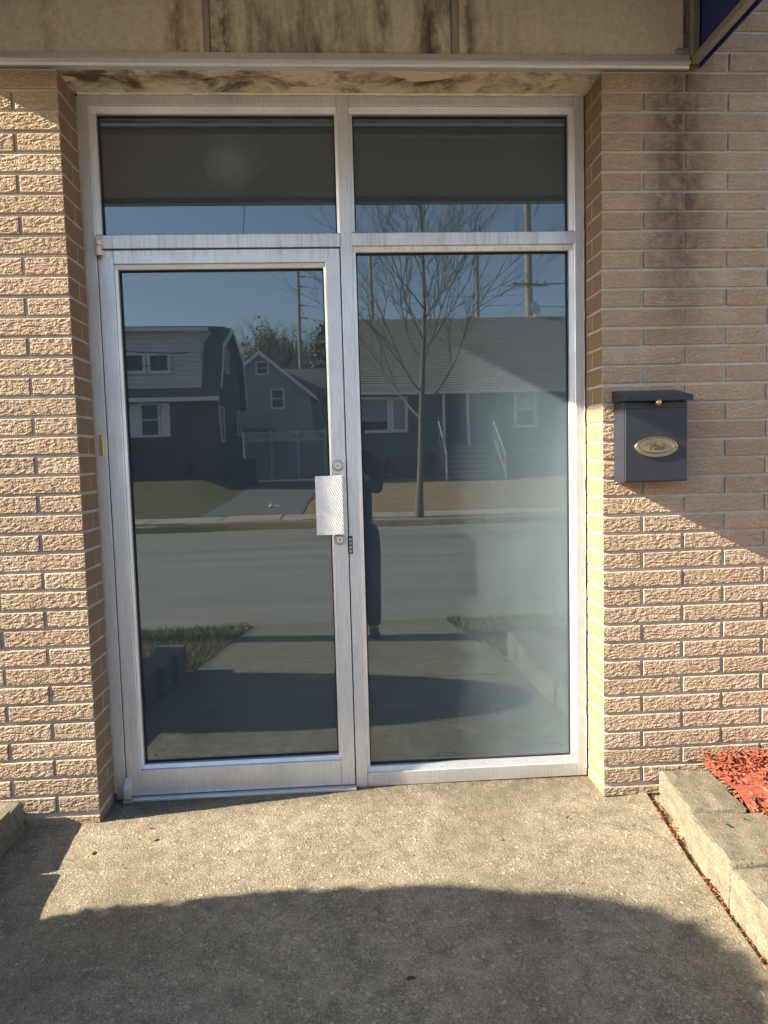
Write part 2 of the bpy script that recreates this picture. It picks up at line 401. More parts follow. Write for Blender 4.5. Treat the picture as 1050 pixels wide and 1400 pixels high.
class MB:
    def __init__(self):
        self.v = []; self.f = []; self.mi = []
    def add(self, vs, fs, mi=0):
        b = len(self.v)
        self.v += [tuple(p) for p in vs]
        self.f += [tuple(i + b for i in f) for f in fs]
        self.mi += [mi] * len(fs)
        return self
    def box(self, x0, x1, y0, y1, z0, z1, mi=0):
        return self.add([(x0, y0, z0), (x1, y0, z0), (x1, y1, z0), (x0, y1, z0), (x0, y0, z1), (x1, y0, z1), (x1, y1, z1), (x0, y1, z1)],
                        [(0, 3, 2, 1), (4, 5, 6, 7), (0, 1, 5, 4), (1, 2, 6, 5), (2, 3, 7, 6), (3, 0, 4, 7)], mi)
    def bbox(self, x0, x1, y0, y1, z0, z1, b=0.002, seg=1, mi=0, jit=0.0):
        bm = bmesh.new()
        bmesh.ops.create_cube(bm, size=1.0)
        for v in bm.verts:
            v.co = Vector(((x0 + x1) / 2 + v.co.x * (x1 - x0), (y0 + y1) / 2 + v.co.y * (y1 - y0), (z0 + z1) / 2 + v.co.z * (z1 - z0)))
        bmesh.ops.bevel(bm, geom=list(bm.edges), offset=b, segments=seg, affect='EDGES', profile=0.6)
        if jit:
            for v in bm.verts:
                v.co += Vector((rnd.uniform(-jit, jit), rnd.uniform(-jit, jit), rnd.uniform(-jit, jit)))
        bm.verts.index_update()
        self.add([v.co for v in bm.verts], [[v.index for v in f.verts] for f in bm.faces], mi)
        bm.free()
        return self
    def prism(self, poly, axis, a0, a1, mi=0):
        """poly: 2D points; axis 'x': (y,z) extruded in x; 'y': (x,z) extruded in y; 'z': (x,y)."""
        def P(p, a):
            return {'x': (a, p[0], p[1]), 'y': (p[0], a, p[1]), 'z': (p[0], p[1], a)}[axis]
        n = len(poly)
        vs = [P(p, a0) for p in poly] + [P(p, a1) for p in poly]
        fs = [tuple(range(n - 1, -1, -1)), tuple(range(n, 2 * n))] + [(i, (i + 1) % n, n + (i + 1) % n, n + i) for i in range(n)]
        return self.add(vs, fs, mi)
    def tube(self, pts, radii, n=8, mi=0, cap=True):
        pts = [Vector(p) for p in pts]
        if not isinstance(radii, (list, tuple)):
            radii = [radii] * len(pts)
        b = len(self.v)
        ref = None
        for i, p in enumerate(pts):
            d = (pts[min(i + 1, len(pts) - 1)] - pts[max(i - 1, 0)]).normalized()
            if ref is None:
                ref = Vector((0, 0, 1)) if abs(d.z) < 0.9 else Vector((1, 0, 0))
            u = d.cross(ref).normalized()
            w = d.cross(u).normalized()
            ref = -w if False else u.cross(d).normalized()
            for k in range(n):
                a = 2 * math.pi * k / n
                self.v.append(tuple(p + (u * math.cos(a) + w * math.sin(a)) * radii[i]))
        for i in range(len(pts) - 1):
            for k in range(n):
                k2 = (k + 1) % n
                self.f.append((b + i * n + k, b + i * n + k2, b + (i + 1) * n + k2, b + (i + 1) * n + k)); self.mi.append(mi)
        if cap and n > 2:
            self.f.append(tuple(b + k for k in range(n))); self.mi.append(mi)
            e = b + (len(pts) - 1) * n
            self.f.append(tuple(e + k for k in range(n - 1, -1, -1))); self.mi.append(mi)
        return self
    def lathe(self, c, axis, prof, n=20, mi=0):
        """prof: list of (radius, distance along axis) from centre c."""
        c = Vector(c); a = Vector(axis).normalized()
        u = a.orthogonal().normalized(); w = a.cross(u)
        b = len(self.v)
        for r, h in prof:
            for k in range(n):
                t = 2 * math.pi * k / n
                self.v.append(tuple(c + a * h + (u * math.cos(t) + w * math.sin(t)) * max(r, 1e-5)))
        for i in range(len(prof) - 1):
            for k in range(n):
                k2 = (k + 1) % n
                self.f.append((b + i * n + k, b + i * n + k2, b + (i + 1) * n + k2, b + (i + 1) * n + k)); self.mi.append(mi)
        self.f.append(tuple(b + k for k in range(n - 1, -1, -1))); self.mi.append(mi)
        e = b + (len(prof) - 1) * n
        self.f.append(tuple(e + k for k in range(n))); self.mi.append(mi)
        return self
    def mesh(self, name, mats, smooth=False):
        me = bpy.data.meshes.new(name)
        me.from_pydata(self.v, [], self.f)
        if not isinstance(mats, (list, tuple)):
            mats = [mats]
        for m in mats:
            me.materials.append(m)
        if len(mats) > 1:
            me.polygons.foreach_set('material_index', self.mi)
        if smooth:
            me.polygons.foreach_set('use_smooth', [True] * len(me.polygons))
        me.update()
        bm = bmesh.new(); bm.from_mesh(me)
        bmesh.ops.recalc_face_normals(bm, faces=bm.faces)
        bm.to_mesh(me); bm.free()
        return me
    def build(self, name, mats, parent=None, smooth=False):
        if parent is not None:
            b = WL[parent]
            self.v = [(x - b.x, y - b.y, z - b.z) for x, y, z in self.v]
        return link(name, self.mesh(name, mats, smooth), parent)

def struct(name, mb, mats, smooth=False):
    return tag(mb.build(name, mats, None, smooth), kind='structure')

# ------------------------------------------------------------------ ground, road, pavements
S = 0.0575                                  # the walk falls away from the door
ROAD_Y0, ROAD_Y1 = -3.42, -12.35
def gz(x, y):
    """height of the soil"""
    if y > ROAD_Y0:
        return max(S * y, -0.2) - 0.012
    if y > ROAD_Y1:
        return -0.28
    if y > -14.9:
        return -0.075
    t = min(1.0, (-14.9 - y) / 9.0)
    k = 0.52 if x > -1 else 0.76
    if -3.2 < x < 0.6:
        k = 0.34
    z = -0.06 + (k + 0.0) * (t * t * (3 - 2 * t))
    if y < -40:
        z += min(6.0, (-40 - y) * 0.045)
    return z

def ground():
    ys = [6, 0.05, 0.0, -1, -2, -3, ROAD_Y0, ROAD_Y0 - 0.02, -5, -8, ROAD_Y1 + 0.02, ROAD_Y1, -13, -14, -14.88, -14.9] + [-15.5 - i for i in range(0, 26)] + [-45, -55, -70, -100, -160, -300, -600]
    xs = [-500, -200, -80, -40, -25, -18] + [-14 + i * 1.0 for i in range(0, 31)] + [18, 25, 40, 80, 200, 500]
    mb = MB()
    vs = [(x, y, gz(x, y) if y <= 0 else -0.012) for y in ys for x in xs]
    nx = len(xs)
    fs = [(j * nx + i, j * nx + i + 1, (j + 1) * nx + i + 1, (j + 1) * nx + i) for j in range(len(ys) - 1) for i in range(nx - 1)]
    mb.add(vs, fs)
    struct('ground', mb, M['ground'], True)
ground()

def slab(name, poly, zf, th, mat, sub=False):
    n = len(poly)
    mb = MB()
    vs = [(x, y, zf(x, y)) for x, y in poly] + [(x, y, zf(x, y) - th) for x, y in poly]
    mb.add(vs, [tuple(range(n)), tuple(range(2 * n - 1, n - 1, -1))] + [(i, n + i, n + (i + 1) % n, (i + 1) % n) for i in range(n)])
    return mb

# front walk in two pours with a joint between them
zw = lambda x, y: S * y
struct('front_walk', slab('front_walk', [(-0.285, 0.02), (-0.285, -0.0), (-0.15, -1.345), (2.0, -1.345), (1.952, -0.85), (1.972, -0.40), (2.010, 0.0), (2.012, 0.02), (1.86, 0.30), (-0.02, 0.30)], lambda x, y: S * min(y, 0), 0.12, M['concrete']), M['concrete'])
struct('front_walk', slab('front_walk', [(-0.15, -1.357), (0.07, -3.40), (1.80, -3.40), (2.0, -1.357)], zw, 0.12, M['concrete']), M['concrete'])
struct('road', slab('road', [(-90, ROAD_Y0), (-90, ROAD_Y1 + 0.0), (90, ROAD_Y1 + 0.0), (90, ROAD_Y0)], lambda x, y: -0.198, 0.1, M['asphalt']), M['asphalt'])
struct('far_sidewalk', slab('far_sidewalk', [(-60, -13.2), (-60, -14.7), (60, -14.7), (60, -13.2)], lambda x, y: -0.062, 0.1, M['sidewalk']), M['sidewalk'])
struct('driveway_apron', slab('driveway_apron', [(-3.0, -12.36), (-2.6, -13.195), (-0.0, -13.195), (0.3, -12.36)], lambda x, y: -0.062 + (-0.13 if y > -12.8 else 0), 0.1, M['sidewalk']), M['sidewalk'])
struct('sidewalk_joint', MB().box(-1.95, -1.92, -14.69, -13.21, -0.0612, -0.058).box(-0.55, -0.52, -14.69, -13.21, -0.0612, -0.058).box(-3.6, -3.57, -14.69, -13.21, -0.0612, -0.058).box(2.2, 2.22, -14.69, -13.21, -0.0612, -0.058).box(5.2, 5.22, -14.69, -13.21, -0.0612, -0.058), M['gasket'])

def drive():
    mb = MB(); vs = []; fs = []
    ys = [-14.72 - i for i in range(0, 22)]
    for y in ys:
        for x in (-2.6, -1.4, -0.1):
            vs.append((x + (0.1 if y < -18 else 0), y, gz(-1.0, y) + 0.02))
    for j in range(len(ys) - 1):
        for i in range(2):
            fs.append((j * 3 + i, j * 3 + i + 1, (j + 1) * 3 + i + 1, (j + 1) * 3 + i))
    mb.add(vs, fs)
    struct('driveway', mb, M['drive'], True)
drive()
kerb = MB()
kerb.bbox(0.35, 60, -12.52, -12.355, -0.3, -0.055, 0.02)
kerb.bbox(-60, -3.05, -12.52, -12.355, -0.3, -0.055, 0.02)
struct('kerb', kerb, M['sidewalk'])

# ------------------------------------------------------------------ the storefront building
W = 1.846                                   # width of the opening
C = 0.06734                                 # course height
Z0 = 2.53                                   # bed joint below the top course
F = 0.167                                   # face of the metal frame
G = 0.207                                   # face of the glass
P = 0.305
SOF = 2.602

bld = empty('storefront_building', (0.92, 0.3, 0.0), 'tan brick storefront building with recessed aluminium and glass entrance', 'building')

wall = MB()
REC = 0.007
for x0, x1 in ((-5.0, -0.004), (W + 0.004, 7.0)):
    wall.box(x0, x1, REC, 0.34, -0.3, 2.60)
wall.box(-5.0, -0.40, REC, 0.34, 2.601, 4.2)
wall.box(2.16, 7.0, REC, 0.34, 2.601, 4.2)
wall.box(-0.399, 2.159, 0.05, 0.34, 2.62, 4.2)
brick_wall = wall.build('brick_wall', M['mortar'], bld)

meshes = {}
def brick_mesh(w, d, h, var):
    """wire-cut brick: the outer face is a fine grid with bark-like relief, the other faces are flat"""
    key = (round(w, 3), round(d, 3), round(h, 3), var)
    if key not in meshes:
        nx = max(8, int(w / 0.0027)); nz = max(5, int(h / 0.0027))
        ox, oz = rnd.uniform(0, 50), rnd.uniform(0, 50)
        mb = MB()
        for j in range(nz + 1):
            for i in range(nx + 1):
                x = -w / 2 + w * i / nx; z = -h / 2 + h * j / nz
                edge = i in (0, nx) or j in (0, nz)
                p = Vector((x * 24 + ox, 0, z * 84 + oz))
                p += Vector((mnoise.noise(p * 0.7), 0, mnoise.noise(p * 0.7 + Vector((7, 3, 1))))) * 0.9
                rid = 1 - abs(mnoise.noise(p)) * 2.2
                f1 = mnoise.noise(Vector((x * 62 + ox, 5, z * 150 + oz)))
                f2 = mnoise.noise(Vector((x * 190 + ox, 9, z * 270 + oz)))
                y = -(0.0011 * rid + 0.0012 * f1 + 0.0010 * f2)
                if edge:
                    y = 0.0022 + 0.0012 * f1
                    x += 0.0006 * f2 - (0.0006 if i == nx else -0.0006 if i == 0 else 0); z += 0.0007 * f1 * (1 if j in (0, nz) else 0)
                mb.v.append((x, y, z))
        N = nx + 1
        for j in range(nz):
            for i in range(nx):
                mb.f.append((j * N + i, j * N + i + 1, (j + 1) * N + i + 1, (j + 1) * N + i)); mb.mi.append(0)
        ring = [i for i in range(N)] + [j * N + nx for j in range(1, nz + 1)] + [nz * N + i for i in range(nx - 1, -1, -1)] + [j * N for j in range(nz - 1, 0, -1)]
        c0 = len(mb.v)
        mb.v += [(-w / 2, d, -h / 2), (w / 2, d, -h / 2), (w / 2, d, h / 2), (-w / 2, d, h / 2)]
        mb.f.append((c0 + 3, c0 + 2, c0 + 1, c0)); mb.mi.append(0)
        k1, k2, k3 = nx, nx + nz, 2 * nx + nz
        mb.f.append(tuple([c0, c0 + 1] + ring[k1::-1])); mb.mi.append(0)
        mb.f.append(tuple([c0 + 1, c0 + 2] + ring[k2:k1 - 1:-1])); mb.mi.append(0)
        mb.f.append(tuple([c0 + 2, c0 + 3] + ring[k3:k2 - 1:-1])); mb.mi.append(0)
        mb.f.append(tuple([c0 + 3, c0] + [ring[0]] + ring[:k3 - 1:-1])); mb.mi.append(0)
        me = mb.mesh('brick', M['brick'])
        meshes[key] = me
    return meshes[key]

J = 0.0105
rest = MB()
def put_brick(x0, x1, y0, y1, zc, h, visible=True):
    x0 += J / 2 * 0; 
    dz = rnd.uniform(-0.0009, 0.0009); dy = rnd.uniform(-0.0016, 0.0016)
    if not visible:
        rest.box(x0, x1, y0 + dy, y1, zc - h / 2 + dz, zc + h / 2 + dz)
        return
    me = brick_mesh(x1 - x0, y1 - y0, h, rnd.randrange(6 if y1 - y0 > 0.07 else 1))
    o = link('brick', me, brick_wall, ((x0 + x1) / 2, y0 + dy, zc + dz))
    o.rotation_euler = (0, rnd.uniform(-0.0016, 0.0016), 0)

HB = C - J
def course(k, zc, h, left=True, right=True, rx0=W):
    odd = k % 2
    if right:
        x = rx0
        w0 = P if odd else P / 2
        first = True
        while x < 4.4:
            w = w0 if first else P
            d = (0.094 if odd else F - 0.004) if (first and rx0 == W) else 0.094
            put_brick(x, x + w - J, 0, d, zc, h, x < 2.56)
            if first and odd and rx0 == W:
                put_brick(W, W + 0.085, 0.102, F - 0.004, zc, h, True)
            x += w; first = False
    if left:
        x = 0.0
        w0 = P if odd else P / 2
        first = True
        while x > -2.6:
            w = w0 if first else P
            d = (0.094 if odd else F - 0.004) if first else 0.094
            put_brick(x - w + J, x, 0, d, zc, h, x > -0.36)
            if first and odd:
                put_brick(-0.085, 0.0, 0.102, F - 0.004, zc, h, True)
            x -= w; first = False
for k in range(-1, 37):
    course(k, Z0 - (k + 0.5) * C, HB)
hl = Z0 - 37 * C - J / 2
course(37, hl / 2 - 0.006, hl - 0.0, True, True)
for k in range(-9, -1):                      # right of the awning the brickwork goes on upwards
    course(k, Z0 - (k + 0.5) * C, HB, False, True, 2.182 + (0.0 if k % 2 else -0.03) + 0.0)
rb = rest.build('brick_field', M['brick'], brick_wall)
rb['kind'] = 'stuff'

# back of the building and the dim room behind the glass
M['room'] = simple('dim_room_paint', (0.62, 0.64, 0.66), 0.9, var=0.1)
M['roomfloor'] = simple('dark_carpet', (0.16, 0.16, 0.17), 0.95)
MB().box(-5, -4.7, 0.345, 7, -0.3, 4.2).box(6.7, 7, 0.345, 7, -0.3, 4.2).box(-4.69, 6.69, 6.7, 7, -0.3, 4.2).build('outer_wall', M['mortar'], bld)
MB().box(-5.05, 7.05, -0.0, 7.05, 4.21, 4.35).build('roof', M['alu_dark'], bld)
room = MB()
room.box(-1.6, -1.5, 0.35, 5.0, 0, 2.8).box(3.4, 3.5, 0.35, 5.0, 0, 2.8).box(-1.49, 3.39, 4.9, 5.0, 0, 2.8).box(-1.49, 3.39, 0.35, 4.89, 2.75, 2.8)
room.build('room_wall', M['room'], bld)
MB().box(-1.49, 3.39, 0.36, 4.89, -0.02, 0.004).build('room_floor', M['roomfloor'], bld)

# fascia above the opening: stained panels, metal joint strips, drip rail, soffit
fascia = MB().box(-0.398, 2.157, 0.022, 0.048, 2.63, 3.9).build('fascia_backing', M['alu_dark'], bld)
for x0, x1 in ((-0.39, 0.488), (0.509, 1.324), (1.349, 2.140)):
    MB().bbox(x0, x1, 0.004, 0.021, 2.646, 3.88, 0.002).build('fascia_panel', M['fascia'], fascia)
for x0, x1 in ((0.489, 0.508), (1.325, 1.348)):
    MB().bbox(x0, x1, -0.004, 0.0215, 2.646, 3.88, 0.003).build('joint_strip', M['alu_dark'], fascia)
rail = MB().prism([(0.02, 2.648), (-0.012, 2.646), (-0.014, 2.626), (-0.024, 2.622), (-0.024, 2.617), (-0.010, 2.612), (-0.008, 2.604), (0.02, 2.604)], 'x', -0.40, 2.155)
rail.build('drip_rail', M['alu'], bld)
MB().box(-0.03, W + 0.03, 0.021, 0.30, SOF, 2.619).build('soffit', M['soffit'], bld)

# ---- aluminium frame
frame = MB().bbox(0.004, 0.044, F, 0.29, 0.0, SOF - 0.003, 0.002).build('frame_jamb', M['alu'], bld)
def member(name, *b, bev=0.0018, parent=bld, mat='alu'):
    return MB().bbox(*b, bev).build(name, M[mat], parent)
member('frame_jamb', 1.804, 1.842, F, 0.29, 0.0, SOF - 0.003)
member('frame_head', 0.0445, 0.9245, F + 0.0005, 0.29, 2.562, SOF - 0.003)
member('frame_head', 0.9695, 1.8035, F + 0.0005, 0.29, 2.562, SOF - 0.003)
member('frame_mullion', 0.925, 0.969, F - 0.001, 0.29, 0.0, SOF - 0.003)
member('transom_bar', 0.0445, 0.9245, F - 0.004, 0.29, 2.060, 2.108)
member('transom_bar', 0.9695, 1.8035, F - 0.001, 0.29, 2.064, 2.110)
member('frame_sill', 0.9695, 1.8035, F + 0.0005, 0.29, 0.0, 0.054)
member('threshold', 0.046, 0.9245, F - 0.028, 0.29, 0.0, 0.010)

def glazing(name_bead, x0, x1, z0, z1, gx0, gx1, gz0, gz1, parent, pane_name):
    """sloped beads between the frame face and the glass, a black gasket line and the pane itself"""
    y0, y1 = F + 0.010, G - 0.001
    def bead(poly_axis, a0, a1, poly):
        MB().prism(poly, poly_axis, a0, a1).build(name_bead, M['alu'], parent)
    # left, right (profile in x,y extruded along z)
    MB().prism([(x0, y0), (gx0 - 0.004, y0 + 0.006), (gx0 - 0.004, y1 + 0.01), (x0, y1 + 0.01)], 'z', gz0 - 0.004, gz1 + 0.004).build(name_bead, M['alu'], parent)
    MB().prism([(x1, y0), (gx1 + 0.004, y0 + 0.006), (gx1 + 0.004, y1 + 0.01), (x1, y1 + 0.01)], 'z', gz0 - 0.004, gz1 + 0.004).build(name_bead, M['alu'], parent)
    MB().prism([(y0, z1), (y0 + 0.006, gz1 + 0.0045), (y1 + 0.01, gz1 + 0.0045), (y1 + 0.01, z1)], 'x', x0, x1).build(name_bead, M['alu'], parent)
    MB().prism([(y0, z0), (y0 + 0.006, gz0 - 0.0045), (y1 + 0.01, gz0 - 0.0045), (y1 + 0.01, z0)], 'x', x0, x1).build(name_bead, M['alu'], parent)
    g = MB()
    t = 0.0038
    g.box(gx0 - t, gx0 + 0.001, G - 0.008, G - 0.0005, gz0, gz1).box(gx1 - 0.001, gx1 + t, G - 0.008, G - 0.0005, gz0, gz1)
    g.box(gx0 - t, gx1 + t, G - 0.008, G - 0.0005, gz1 + 0.0002, gz1 + 0.0042).box(gx0 - t, gx1 + t, G - 0.008, G - 0.0005, gz0 - 0.0042, gz0 - 0.0002)
    g.build('gasket', M['gasket'], parent)
    p = MB()
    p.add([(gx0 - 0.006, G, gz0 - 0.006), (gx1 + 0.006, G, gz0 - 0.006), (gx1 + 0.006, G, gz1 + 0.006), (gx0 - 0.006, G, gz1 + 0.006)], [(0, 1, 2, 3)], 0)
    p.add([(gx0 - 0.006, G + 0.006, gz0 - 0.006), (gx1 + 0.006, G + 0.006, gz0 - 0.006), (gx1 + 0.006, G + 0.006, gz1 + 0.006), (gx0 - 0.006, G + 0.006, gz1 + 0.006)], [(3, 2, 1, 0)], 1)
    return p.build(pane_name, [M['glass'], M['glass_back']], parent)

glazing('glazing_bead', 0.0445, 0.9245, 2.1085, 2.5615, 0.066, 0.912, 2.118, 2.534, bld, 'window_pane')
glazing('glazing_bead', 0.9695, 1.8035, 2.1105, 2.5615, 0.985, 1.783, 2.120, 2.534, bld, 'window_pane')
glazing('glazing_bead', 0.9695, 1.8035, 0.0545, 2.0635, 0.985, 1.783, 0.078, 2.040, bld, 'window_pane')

# white sealant between frame and brick
cau = MB()
pts = 60
for xx, sgn in ((0.002, 1), (W - 0.002, -1)):
    for i in range(pts):
        z = 0.03 + i * (2.56 / pts)
        w = 0.0035 + rnd.uniform(0, 0.003)
        cau.add([(xx - 0.004, F + 0.001, z), (xx + w * sgn + 0.0, F - 0.003, z), (xx + w * sgn, F - 0.003, z + 2.56 / pts), (xx - 0.004, F + 0.001, z + 2.56 / pts)], [(0, 1, 2, 3)])
for i in range(50):
    x = 0.01 + i * 1.826 / 50
    w = 0.003 + rnd.uniform(0, 0.003)
    cau.add([(x, F - 0.003, SOF - 0.002 - w), (x + 1.826 / 50, F - 0.003, SOF - 0.002 - w), (x + 1.826 / 50, F - 0.008, SOF - 0.001), (x, F - 0.008, SOF - 0.001)], [(0, 1, 2, 3)])
cau.build('sealant', M['caulk'], bld)

# ---- door
DX0, DX1, DZ0, DZ1 = 0.048, 0.9205, 0.0135, 2.0545
door = member('door', DX0, 0.1018, F - 0.002, 0.26, DZ0, DZ1)          # hinge stile carries the rest
def dmem(name, *b, mat='alu', bev=0.0016):
    return MB().bbox(*b, bev).build(name, M[mat], door)
dmem('door_stile', 0.868, DX1, F - 0.002, 0.26, DZ0, DZ1)
dmem('door_rail', 0.1022, 0.8676, F - 0.0015, 0.26, 2.006, DZ1)
dmem('door_rail', 0.1022, 0.8676, F - 0.0015, 0.26, DZ0, 0.112)
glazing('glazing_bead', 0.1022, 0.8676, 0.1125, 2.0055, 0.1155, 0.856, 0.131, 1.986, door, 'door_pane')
# pull plate: flat plate standing off the glass, folded back to the stile
pull = MB()
pull.bbox(0.805, 0.906, F - 0.038, F - 0.034, 0.998, 1.219, 0.0012)
pull.bbox(0.898, 0.906, F - 0.0335, F - 0.0025, 1.000, 1.217, 0.0010)
pull.bbox(0.805, 0.808, F - 0.0335, F - 0.020, 0.999, 1.218, 0.0008)
def plate_material():
    t = NT('milled_pull_plate')
    p = t.pos()
    s = t.sep(p)
    w = t.n('ShaderNodeTexWave', {'Vector': t.comb(s[0], 0.0, t.math('MULTIPLY', s[2], 0.55)), 'Scale': 70.0, 'Distortion': 4.0, 'Detail': 2.0}, bands_direction='DIAGONAL').outputs['Fac']
    c = t.mix(t.noise(t.scaled(p, (1, 1, 0.2)), 90.0, 3), (0.62, 0.62, 0.63), (0.80, 0.80, 0.80))
    t.principled(Base_Color=c, Metallic=0.55, Roughness=0.5, Normal=t.bump(w, 0.5, 0.003))
    return t.m
M['plate'] = plate_material()
pull.build('pull_handle', M['plate'], door)
for zc in (1.256, 0.976):
    MB().lathe((0.8905, F - 0.002, zc), (0, -1, 0), [(0.0195, 0), (0.0195, 0.004), (0.0175, 0.0085), (0.0155, 0.009), (0.0150, 0.003), (0.0138, 0.003), (0.0132, 0.0105), (0.0, 0.0112)], 28).build('lock_cylinder', M['steel'], door, False)
    MB().lathe((0.8905, F - 0.0021, zc), (0, -1, 0), [(0.0212, 0), (0.0208, 0.0022), (0.0196, 0.0024)], 28).build('lock_collar', M['dark_metal'], door)
    MB().lathe((0.8905, F - 0.0050, zc), (0, -1, 0), [(0.0152, 0), (0.0152, 0.0035), (0.0136, 0.0035)], 28).build('lock_groove', M['dark_metal'], door)
    k = MB().box(0.8895, 0.8915, F - 0.0140, F - 0.012, zc - 0.006, zc + 0.001)
    k.lathe((0.8905, F - 0.012, zc + 0.001), (0, -1, 0), [(0.0026, 0), (0.0026, 0.002)], 10)
    k.build('keyhole', M['dark_metal'], door)
# pivots
M['white_metal'] = simple('cream_painted_metal', (0.66, 0.62, 0.55), 0.5, 0.2, 0.2, 60)
M['rust'] = simple('rusty_pin', (0.25, 0.10, 0.04), 0.8, 0.2, 0.4, 90)
pv = MB().tube([(0.056, F - 0.014, 2.034), (0.056, F - 0.014, 2.066)], 0.0115, 16)
pv.box(0.056, 0.075, F - 0.012, F - 0.0025, 2.034, 2.052)
pv.build('top_pivot', M['white_metal'], door)
pv = MB().tube([(0.056, F - 0.014, 2.069), (0.056, F - 0.014, 2.086)], 0.0115, 16)
pv.tube([(0.056, F - 0.014, 2.086), (0.056, F - 0.014, 2.090)], [0.0115, 0.007], 16)
pv.box(0.05, 0.07, F - 0.012, F - 0.0045, 2.070, 2.086)
pv.build('pivot_bracket', M['white_metal'], bld)
MB().tube([(0.056, F - 0.014, 2.020), (0.056, F - 0.014, 2.034)], 0.004, 8).build('pivot_pin', M['rust'], door)
bp = MB()
bp.prism([(F - 0.034, 0.016), (F - 0.034, 0.058), (F - 0.006, 0.088), (F - 0.0025, 0.088), (F - 0.0025, 0.016)], 'x', 0.044, 0.070)
bp.build('bottom_pivot', M['steel'], door)
MB().bbox(0.040, 0.076, F - 0.042, F - 0.0285, 0.0005, 0.014, 0.002).build('pivot_base', M['alu_dark'], bld)
tg = MB().bbox(0.016, 0.031, F - 0.005, F - 0.0002, 1.314, 1.391, 0.0015)
tg.lathe((0.0235, F - 0.005, 1.380), (0, -1, 0), [(0.004, 0), (0.003, 0.002)], 10).lathe((0.0235, F - 0.005, 1.325), (0, -1, 0), [(0.004, 0), (0.003, 0.002)], 10)
tg.build('brass_plate', M['brass'], bld)
lt = MB().box(0.9205, 0.938, F - 0.0032, F - 0.0012, 0.920, 0.988)
lt.build('latch_slot', M['dark_metal'], bld)
ls = MB()
for i in range(4):
    ls.bbox(0.925, 0.935, F - 0.008, F - 0.0034, 0.925 + i * 0.015, 0.936 + i * 0.015, 0.001)
ls.build('latch_bolt', M['alu_dark'], bld)
ls = MB().box(0.9385, 0.940, F - 0.004, F - 0.0012, 0.918, 0.990).box(0.9205, 0.9384, F - 0.004, F - 0.0012, 0.9885, 0.990)
ls.build('latch_trim', M['steel'], bld)

# ------------------------------------------------------------------ awning
def fabric(name, c):
    t = NT(name)
    p = t.pos()
    cc = t.mix(t.noise(p, 5.0, 4), tuple(x * 0.85 for x in c), tuple(x * 1.15 for x in c))
    t.principled(Base_Color=cc, Roughness=0.75, Normal=t.bump(t.noise(p, 400.0, 2), 0.3, 0.001))
    return t.m
M['navy'] = fabric('navy_canvas', (0.014, 0.030, 0.17))
M['added_lining'] = fabric('added_grey_lining', (0.62, 0.62, 0.60))
AX0, AX1, AY, AZ, AT = -0.36, 2.185, -0.92, 2.632, 3.52
awn = empty('awning', ((AX0 + AX1) / 2, 0.0, AZ), 'navy canvas awning with grey metal frame above the entrance', 'awning')
sl = (AT - AZ) / -AY
MB().prism([(AY - 0.02, AZ - 0.012), (AY - 0.026, AZ), (0.0, AT + 0.02), (0.0, AT)], 'x', AX0 - 0.012, AX1 + 0.012).build('canopy', M['navy'], awn)
MB().prism([(AY - 0.012, AZ - 0.006), (AY - 0.014, AZ - 0.002), (-0.002, AT - 0.010), (-0.002, AT - 0.014)], 'x', AX0 + 0.004, AX1 - 0.004).build('added_lining', M['added_lining'], awn)  # added pale sheet that lightens the awning's reflection in the upper panes
for x in (AX0, AX1):
    s = -1 if x < 0 else 1
    MB().prism([(0.0, AZ - 0.004), (AY - 0.02, AZ - 0.004), (0.0, AT + 0.012)], 'x', x + s * 0.004, x + s * 0.010).build('end_panel', M['navy'], awn)
    MB().prism([(0.0, AZ - 0.022), (AY - 0.01, AZ - 0.022), (AY - 0.01, AZ + 0.0), (0.0, AZ + 0.0)], 'x', x + s * 0.0105, x + s * 0.0145).build('trim_band', M['navy'], awn)
    xi = x - s * 0.012
    MB().bbox(min(x, x - s * 0.026), max(x, x - s * 0.026), AY, -0.016, AZ - 0.018, AZ + 0.008, 0.002).build('bottom_bar', M['alu_dark'], awn)
    MB().bbox(min(x - s * 0.003, x - s * 0.030), max(x - s * 0.003, x - s * 0.030), -0.030, -0.0045, AZ + 0.010, AT, 0.002).build('wall_bar', M['alu_dark'], awn)
    br = MB().bbox(min(x - s * 0.032, x - s * 0.075), max(x - s * 0.032, x - s * 0.075), -0.010, -0.0046, AZ + 0.012, AZ + 0.040, 0.004)
    br.lathe((x - s * 0.062, -0.010, AZ + 0.026), (0, -1, 0), [(0.009, 0), (0.009, 0.006), (0.004, 0.007)], 6)
    br.build('bracket', M['alu_dark'], awn)
MB().bbox(AX0 + 0.03, AX1 - 0.03, AY - 0.004, AY + 0.022, AZ - 0.014, AZ + 0.010, 0.003).build('front_bar', M['alu_dark'], awn)
yp = -0.652
zp = AT + sl * yp - 0.032
MB().bbox(AX0 + 0.03, AX1 - 0.03, yp - 0.012, yp + 0.012, zp - 0.012, zp + 0.010, 0.003).build('purlin', M['added_lining'], awn)

